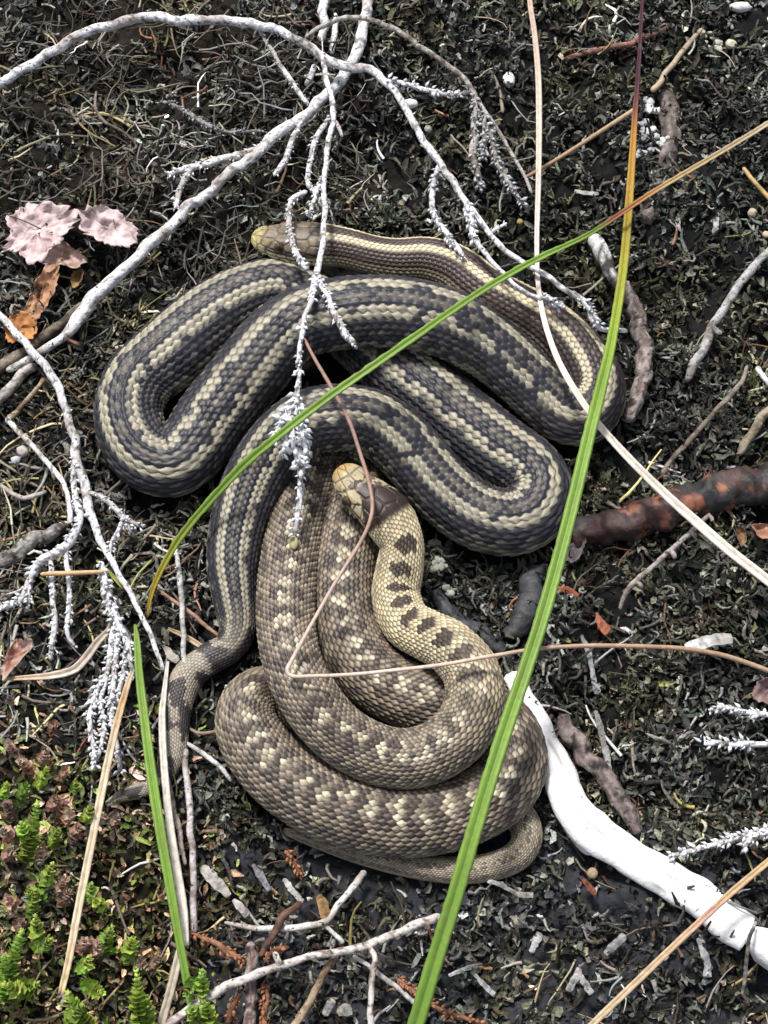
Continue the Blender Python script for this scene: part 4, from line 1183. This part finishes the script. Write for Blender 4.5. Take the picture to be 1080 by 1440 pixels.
grass('grass_blade', 'bright green blade rising from the mossy corner beside the grey heather', 'grass blade',
      [(190,878,46,2.5),(193,905,52,6),(196,950,60,7.5),(203,1010,68,8.5),(212,1080,74,9.5),(224,1160,76,9.5),(238,1240,72,9),(250,1310,64,8),(262,1375,52,7.5),(276,1450,36,7.5),(290,1520,24,7.5)],
      [(0, (.22, .30, .06)), (.06, GRN), (1, GRN2)], serr=.07)
grass('straw_blade', 'white dry straw blade lying along the bright green blade', 'straw',
      [(236,930,36,3),(231,975,42,5),(228,1010,48,6.5),(231,1080,54,7),(239,1160,56,7.5),(250,1230,54,8),(258,1280,50,8),(261,1330,44,7)],
      [(0, (.52, .48, .42)), (1, (.66, .60, .52))], mat=M_STRAW, keel=.2)
grass('straw_blade', 'grey straw blade under the foot of the bright green blade', 'straw',
      [(256,1325,34,7),(248,1360,32,8),(238,1400,30,8),(224,1450,24,8),(214,1490,20,8)], [(0, (.46, .41, .33)), (1, (.32, .27, .20))], mat=M_STRAW, streak=.3)
grass('straw_blade', 'long beige straw pointing down into the green moss', 'straw',
      [(186,944,64,4),(176,975,68,6),(160,1035,70,7),(146,1100,68,7.5),(128,1190,60,7.5),(110,1280,48,7.5),(98,1345,38,7),(86,1398,28,6)],
      [(0, (.45, .38, .28)), (.1, (.44, .28, .13)), (.25, (.55, .45, .31)), (.8, (.56, .47, .34)), (1, (.60, .44, .25))], mat=M_STRAW, streak=.3)
twig('pale_stalk', 'thin pale stem upright behind the tail of the striped snake', 'stem', [(249,772,26,3),(253,806,34,4.5),(255,850,38,4.5),(258,900,38,4.5),(259,940,34,4)], col=bark((.50, .49, .48), (.22, .2, .19), .62, .08, 8, 70))
twig('pale_stalk', 'long pale pinkish stem below the tail of the striped snake', 'stem', [(260,1055,36,4.5),(265,1110,42,5.5),(269,1170,44,5.5),(273,1240,40,5.5),(274,1312,32,6)], col=bark((.52, .47, .47), (.28, .23, .22), .62, .08, 9, 71), bump=.1)
twig('pale_stalk', 'dry brown stem beside the long pale pinkish stem', 'stem', [(238,1098,28,3),(246,1140,32,5),(254,1180,32,4.5),(260,1218,28,3)], col=bark((.36, .30, .25), (.17, .13, .1), .55, .1, 8, 72))
twig('pale_stalk', 'short white stem slanting under the left turn of the brown coil', 'stem', [(260,1042,20,3),(284,1058,24,4),(306,1076,24,4),(326,1098,18,3)], col=PALE)
grass('straw_blade', 'tall pinkish dry stem sweeping down and widening over the striped loop', 'straw',
      [(741,-40,60,4.5),(746,10,66,4.8),(752,50,72,5),(757,110,82,5.5),(758,180,92,5.5),(757,260,102,5),(755,330,114,4.5),(756,390,126,4.5),(763,440,132,5),(778,490,134,5.5),(800,535,134,6),(838,592,126,6.5),(880,640,112,7.5),(930,690,96,8.5),(980,735,84,9.5),(1030,778,72,9.5),(1100,832,56,9.5)],
      [(0, (.46, .33, .26)), (.3, (.56, .47, .38)), (.45, (.62, .54, .50)), (.7, (.70, .63, .55)), (1, (.76, .68, .58))], mat=M_STRAW, keel=.2, serr=.02, thick=.5)
twig('dry_stalk', 'thin reddish dry stem bent sharply over the head and coil of the brown snake', 'stem',
     [(428,476,170,2.46),(440,500,172,2.87),(466,545,172,3.28),(490,590,166,3.28),(506,636,160,3.28),(516,668,156,3.28),(523,702,154,3.28),(521,730,154,3.28),(506,764,152,3.28),(470,822,150,3.28),(436,882,150,3.28),(412,926,150,3.69),(404,943,150,3.69),(412,951,150,3.28),(440,951,152,3.28),(500,948,156,3.28),(560,942,160,3.28),(620,935,164,3.28),(690,923,162,3.28),(760,912,150,3.44),(830,908,128,3.69),(900,909,104,3.69),(960,912,84,3.94),(1010,920,70,4.1),(1050,932,58,4.1),(1110,954,42,4.1)],
     col=gradient([(0, (.30, .18, .14)), (.25, (.34, .21, .165)), (.36, (.50, .39, .32)), (.52, (.58, .46, .38)), (.7, (.50, .33, .23)), (.8, (.42, .26, .17)), (1, (.38, .26, .17))], .08), mat=M_STRAW, bump=.05, wob=.12)
twig('dry_stalk', 'straight tan stem slanting across moss behind the purple blade', 'stem', [(738,250,40,3),(790,220,46,3.5),(840,188,50,3.8),(892,154,52,4)], col=gradient([(0, (.30, .17, .10)), (1, (.40, .29, .17))]), mat=M_STRAW, bump=.06, wob=.15)
twig('dry_stalk', 'short tan stem leaning onto the lichen crusted stick', 'stem', [(918,128,46,5),(940,98,44,4.8),(962,68,40,4.5),(986,40,36,3.5)], col=gradient([(0, (.40, .31, .20)), (1, (.33, .27, .19))]), mat=M_STRAW, bump=.08)
twig('dry_stalk', 'reddish brown stick piece behind the purple blade at the top', 'stem', [(790,86,26,4),(830,74,30,5),(880,62,32,5.5),(940,38,30,4.5)], col=bark((.30, .15, .11), (.15, .08, .065), .58, .1, 9, 75), bump=.2)
twig('dry_stalk', 'short yellow stem end at the upper side edge', 'stem', [(1046,236,36,3.5),(1064,258,40,3.8),(1096,296,42,4)], col=(.46, .31, .13), mat=M_STRAW, bump=.06)
twig('dry_stalk', 'curved pale stem in moss near the jointed white twig', 'stem', [(672,78,30,2.5),(688,98,34,3),(700,120,36,3),(706,160,30,3)], col=(.26, .22, .16), mat=M_STRAW, bump=.1)
grass('reed_stalk', 'long tan reed lying over the bleached branch', 'reed',
      [(1120,1180,96,6),(1080,1212,98,6.2),(1030,1254,98,6.5),(995,1286,96,6.2),(950,1328,88,6.4),(900,1376,74,6.6),(850,1424,56,6.6),(800,1474,40,6.6)],
      [(0, (.46, .33, .18)), (.3, (.46, .31, .17)), (.38, (.40, .22, .17)), (.5, (.48, .34, .20)), (1, (.48, .37, .25))], mat=M_STRAW, thick=1.0, keel=.0, streak=.25)
grass('straw_blade', 'two toned straw blade curving beside the hanging heather twigs', 'straw',
      [(4,955,34,3),(40,953,38,5),(74,950,42,7),(104,942,44,8),(122,924,46,8),(138,902,46,7),(160,880,40,5)], [(0, (.50, .33, .17)), (.4, (.52, .44, .36)), (1, (.34, .28, .22))], mat=M_STRAW, streak=.35)
twig('dry_stalk', 'orange straw piece across the grey heather twigs', 'stem', [(58,807,60,3.5),(96,806,62,4.2),(146,803,60,3)], col=(.54, .35, .18), mat=M_STRAW, bump=.05)
grass('grass_blade', 'tiny yellow green blade tip under the grey heather branch', 'grass blade', [(136,788,46,2),(150,802,46,3.5),(162,814,44,3.8),(174,828,40,3)], [(0, (.3, .33, .08)), (1, (.42, .42, .10))])
twig('dry_stalk', 'reddish thin stem beside the yellow tip of the slanting blade', 'stem', [(222,828,24,2.5),(248,848,28,3.5),(280,872,28,3.5),(310,896,24,3)], col=bark((.35, .21, .14), (.2, .1, .07), .55, .1, 8, 80), mat=M_STRAW)
grass('straw_blade', 'tan straw flake in the hollow above the striped tail', 'straw', [(236,884,20,3),(262,896,22,5),(290,914,22,5),(304,924,20,3)], [(0, (.22, .15, .08)), (.5, (.46, .35, .24)), (1, (.3, .2, .13))], mat=M_STRAW)
chip('wood_chip', 'small pale oval chip in the hollow above the striped tail', 'chip', [(232,910,20,4),(240,920,22,6.5),(250,930,20,4)], bark((.38, .34, .3), (.2, .17, .15), .6, .1, 7, 1))
twig('dry_stalk', 'brown bent twig in the dark gap beside the striped tail', 'stem', [(262,1024,16,2.5),(280,1030,20,3),(300,1030,20,3),(312,1026,16,2.5)], col=(.25, .18, .12), mat=M_STRAW)

# ------------------------------------------------------------------ dead leaves
def dead_leaf(label, outline, z, col, curl=10, seed=0):
    g = Geo(); leaf_sheet(g, outline, z, col, curl=curl, seed=seed)
    return tag(g.obj('dead_leaf', M_LEAF), label, 'leaf')
dead_leaf('pale pink crumpled leaf with ragged edges at the side', [(8,305),(30,290),(62,286),(98,290),(108,312),(92,330),(78,345),(56,366),(34,366),(22,352),(4,352),(12,330)], 44, blotchy((.68, .53, .52), (.42, .30, .28), 11, 1, .60), 16, 1)
dead_leaf('pink crumpled leaf touching the white branch', [(110,294),(140,288),(168,300),(192,322),(190,342),(172,346),(150,342),(128,332),(112,322)], 46, blotchy((.66, .52, .52), (.36, .26, .25), 10, 2, .58), 16, 2)
dead_leaf('small pink leaf scrap hanging below the crumpled leaf', [(62,352),(84,340),(106,350),(120,368),(104,376),(84,372),(70,382),(60,370)], 42, blotchy((.55, .40, .36), (.28, .18, .13), 10, 3, .52), 12, 3)
dead_leaf('long orange brown leaf under the pink leaf scrap', [(64,374),(82,376),(78,404),(66,428),(54,446),(34,444),(40,420),(50,396)], 38, blotchy((.50, .28, .16), (.22, .11, .06), 12, 4, .55), 12, 4)
dead_leaf('bright orange curled leaf tip behind the grey heather branch', [(12,446),(34,438),(52,456),(46,474),(28,478),(12,482),(6,464)], 40, blotchy((.55, .26, .09), (.38, .16, .06), 12, 5, .55), 10, 5)
dead_leaf('tiny brown leaf scrap left of the white branch', [(103,382),(116,380),(114,396),(104,404),(99,394)], 34, blotchy((.34, .22, .09), (.2, .12, .05), 8, 6), 6, 6)
dead_leaf('pale orange leaf below the end of the burnt stick', [(1054,738),(1074,736),(1094,744),(1088,756),(1070,756)], 30, blotchy((.50, .28, .18), (.33, .16, .10), 9, 7), 8, 7)
dead_leaf('brown leaf standing in the hollow below the burnt stick', [(1034,738),(1046,742),(1050,758),(1044,768),(1036,754)], 24, blotchy((.26, .15, .08), (.14, .08, .05), 9, 8), 8, 8)
dead_leaf('grey shrivelled leaf at the root beside the striped loop', [(794,754),(810,744),(824,756),(818,776),(806,792),(792,782)], 26, blotchy((.15, .13, .13), (.08, .07, .07), 9, 9), 10, 9)
dead_leaf('pink brown leaf cut by the side edge under the dry bent stem', [(1064,960),(1082,950),(1110,952),(1108,985),(1080,990),(1060,980)], 36, blotchy((.30, .20, .19), (.2, .13, .12), 9, 10), 10, 10)
dead_leaf('reddish leaf curled at the side edge among yellow moss', [(2,936),(16,906),(38,898),(44,910),(24,934),(4,956)], 38, blotchy((.36, .17, .12), (.5, .38, .32), 9, 11), 10, 11)

# ------------------------------------------------------------------ moss sprigs
def sprig(name, label, cat, group, a, b, z, size, col, tipcol, seed):
    """leafy shoot: short stem with whorls of small pointed leaves"""
    rg = np.random.default_rng(seed)
    dull = rg.uniform(.5, 1.1)
    col = C(*col) * dull * C(rg.uniform(.9, 1.35), 1, 1); tipcol = C(*tipcol) * (.35 + .65 * dull) * C(rg.uniform(.85, 1.2), 1, 1)
    p0 = P1(a[0], a[1], z); p1 = P1(b[0], b[1], z + 26)
    root = thing(name, (p0[0], p0[1], z), label, cat, group)
    pm = (p0 + p1) / 2 + np.array([rg.uniform(-4, 4), rg.uniform(-4, 4), 6])
    path = catmull(np.array([p0, pm, p1]), 8)
    d = np.column_stack([path, np.full(len(path), 1.6)])
    t, u, s = frames(path)
    g = Geo()
    ang = np.linspace(0, 2 * np.pi, 5, endpoint=False)
    v = (path[:, None] + (u[:, None] * np.cos(ang)[None, :, None] + s[:, None] * np.sin(ang)[None, :, None]) * 1.6).reshape(-1, 3)
    g.add(v, [grid_faces(len(path), 5)], C(.12, .09, .04)); g.obj('stem', M_SPRIG, root)
    L = np.linalg.norm(p1 - p0); nw = max(4, int(L / 4.6))
    V = []; F = []; K = []; n = 0
    for i in range(nw + 1):
        f = i / nw; q = f * (len(path) - 1); k = min(int(q), len(path) - 2); c = path[k] + (path[k + 1] - path[k]) * (q - k)
        for m in range(4):
            an = i * .785 + m * math.pi / 2 + rg.uniform(-.25, .25)
            nr = u[k] * math.cos(an) + s[k] * math.sin(an)
            sz = size * (1.05 - .55 * max(0, f - .5) * 2 * .9) * rg.uniform(.8, 1.2)
            dr = unit(nr * (1.0 if f < .9 else .5) + t[k] * (.15 + .7 * f) + rg.normal(0, .12, 3))
            sd = unit(np.cross(dr, t[k])); nn = np.cross(sd, dr)
            w = sz * .46
            pts = [c, c + dr * sz * .5 + sd * w + nn * 1.2, c + dr * sz * .55 - nn * .8, c + dr * sz * .5 - sd * w + nn * 1.2, c + dr * sz + nn * .6]
            V += pts; F += [(n, n + 1, n + 2), (n, n + 2, n + 3), (n + 1, n + 4, n + 2), (n + 2, n + 4, n + 3)]
            cc = (C(*col) * (1 - f) + C(*tipcol) * f) * rg.uniform(.6, 1.25) * C(rg.uniform(.85, 1.2), 1, rg.uniform(.8, 1.2))
            K += [cc] * 5; n += 5
    g = Geo(); g.add(np.array(V), [np.array(F)], np.array(K))
    tag(g.obj('leaves', M_SPRIG, root, smooth=False), kind='stuff')
    return root

GREEN_SPRIGS = [((8,1408),(30,1312),15),((14,1400),(6,1350),14),((40,1395),(10,1385),13),((20,1400),(50,1384),13),((36,1212),(52,1132),14),((40,1180),(30,1160),11),((26,1125),(38,1106),10),((54,1102),(66,1082),10),
    ((66,1240),(72,1218),11),((44,1284),(50,1254),10),((54,1318),(50,1292),11),((52,1332),(70,1322),9),((152,1340),(156,1306),12),((180,1350),(186,1322),12),((196,1440),(192,1370),13),((206,1440),(200,1400),12),((116,1362),(124,1348),11),
    ((120,1384),(142,1396),12),((128,1444),(96,1398),13),((100,1440),(112,1416),12),((286,1404),(284,1368),11),((296,1444),(288,1412),13),((278,1436),(270,1420),11),((120,1152),(126,1136),10),((76,1190),(82,1168),10),((128,1262),(128,1246),10),((104,1112),(106,1102),8),((60,1260),(40,1256),9),((4,1120),(10,1104),9),((266,1380),(262,1396),10),((146,1278),(136,1270),9)]
SPRIG_LABELS = ['tallest bright moss sprig standing at the very edge of the mossy corner', 'green sprig crossing the foot of the tallest edge sprig', 'stubby green sprig right of the foot of the tallest edge sprig', 'green sprig leaning from the tallest edge sprig toward the beige straw', 'highest upright column of pale green moss beside the brown tips', 'shorter green sprig hugging the left of the highest column', 'small green sprig above the highest moss column', 'single green sprig near the top of the moss nearest the grey heather', 'little green sprig halfway down between beige straw and edge', 'green sprig just below the highest column, midway down', 'dark small green sprig under the midway one', 'flat yellow green sprig alone left of the lower beige straw', 'green sprig pointing up between the beige straw and bright blade', 'larger green sprig right beside the one between straw and blade', 'long upright sprig at the bottom beside the foot of the bright blade', 'small sprig pressed against the long upright bottom sprig', 'dull olive sprig just right of the beige straw tip', 'yellow green sprig lying sideways below the olive one', 'bright sprig at the bottom edge under the beige straw tip', 'small bottom sprig right of the one under the straw tip', 'green sprig above the pale speckled stick near the bright blade', 'green sprig below the speckled stick near the bottom edge', 'small sprig left of the sprig below the speckled stick', 'dark green sprig beside the beige straw under the grey heather', 'tiny sprig between the highest column and the pinkish tips', 'tiny sprig touching the right side of the beige straw midway', 'tiny sprig near the foot of the hanging grey heather', 'tiny sprig lying left of the midway green sprigs', 'small sprig at the edge high in the mossy patch', 'tiny sprig close under the bright blade and straw blade', 'tiny pale sprig right of the beige straw above the olive one']
for i, (a, b, sz) in enumerate(GREEN_SPRIGS):
    sprig('moss_sprig', SPRIG_LABELS[i], 'moss sprig', 'green sprigs in the mossy corner', a, b, 36 + (i % 3) * 6, sz * 1.0, (.20, .38, .05), (.48, .68, .15), 300 + i)
BROWN_TIPS = [((84,1150),(92,1128),13),((92,1154),(100,1146),12),((72,1136),(82,1122),11),((104,1180),(112,1164),11),((14,1150),(8,1130),12),((10,1180),(4,1166),12),((90,1268),(96,1254),12),((84,1252),(88,1240),10),((20,1270),(12,1262),11),((124,1340),(128,1326),13),((134,1338),(140,1328),11),((112,1336),(118,1322),10),((160,1156),(170,1146),10),((60,1070),(66,1056),11),((40,1084),(28,1070),11),((84,1092),(92,1084),10),((60,1200),(56,1212),10),((12,1206),(18,1200),12),((26,1302),(30,1296),10),((214,1358),(222,1346),10),((196,1352),(206,1362),9),((22,1060),(14,1046),10),((74,1030),(80,1018),9)]
TIP_LABELS = ['pinkish brown tip highest in the mossy patch by the grey heather', 'pinkish tip touching the highest brown tip', 'small brown tip left of the two highest tips', 'pale brown tip beside the beige straw high up', 'brown tip at the edge above the bright edge sprigs', 'brown tip at the edge just below another edge tip', 'pinkish tip halfway down against the beige straw', 'small pinkish tip just above the halfway one', 'brown tip by the edge at mid height of the moss', 'pink tip right of the lower part of the beige straw', 'pink tip overlapping the one right of the straw', 'brown tip squeezed between two pink tips and the straw', "brown tip under the end of the striped snake's tail", 'brown tip at the top of the moss among grey twigs', 'pale tip near the edge high in the moss', 'brown tip below the hanging heather ends', 'brown tip in the middle beside the dark green sprig', 'pinkish tip by the edge beside the highest green column', 'small brown tip above the tallest edge sprig', 'brown tip close to the foot of the bright green blade', "brown tip left of the bright blade's foot", 'pale tip in the uppermost edge of the moss', 'tip between the straw blade and hanging heather']
for i, (a, b, sz) in enumerate(BROWN_TIPS):
    sprig('dead_moss_tip', TIP_LABELS[i], 'moss tip', 'pinkish dead moss tips', a, b, 32 + (i % 3) * 6, sz * .85, (.26, .16, .11), (.62, .47, .37), 500 + i)
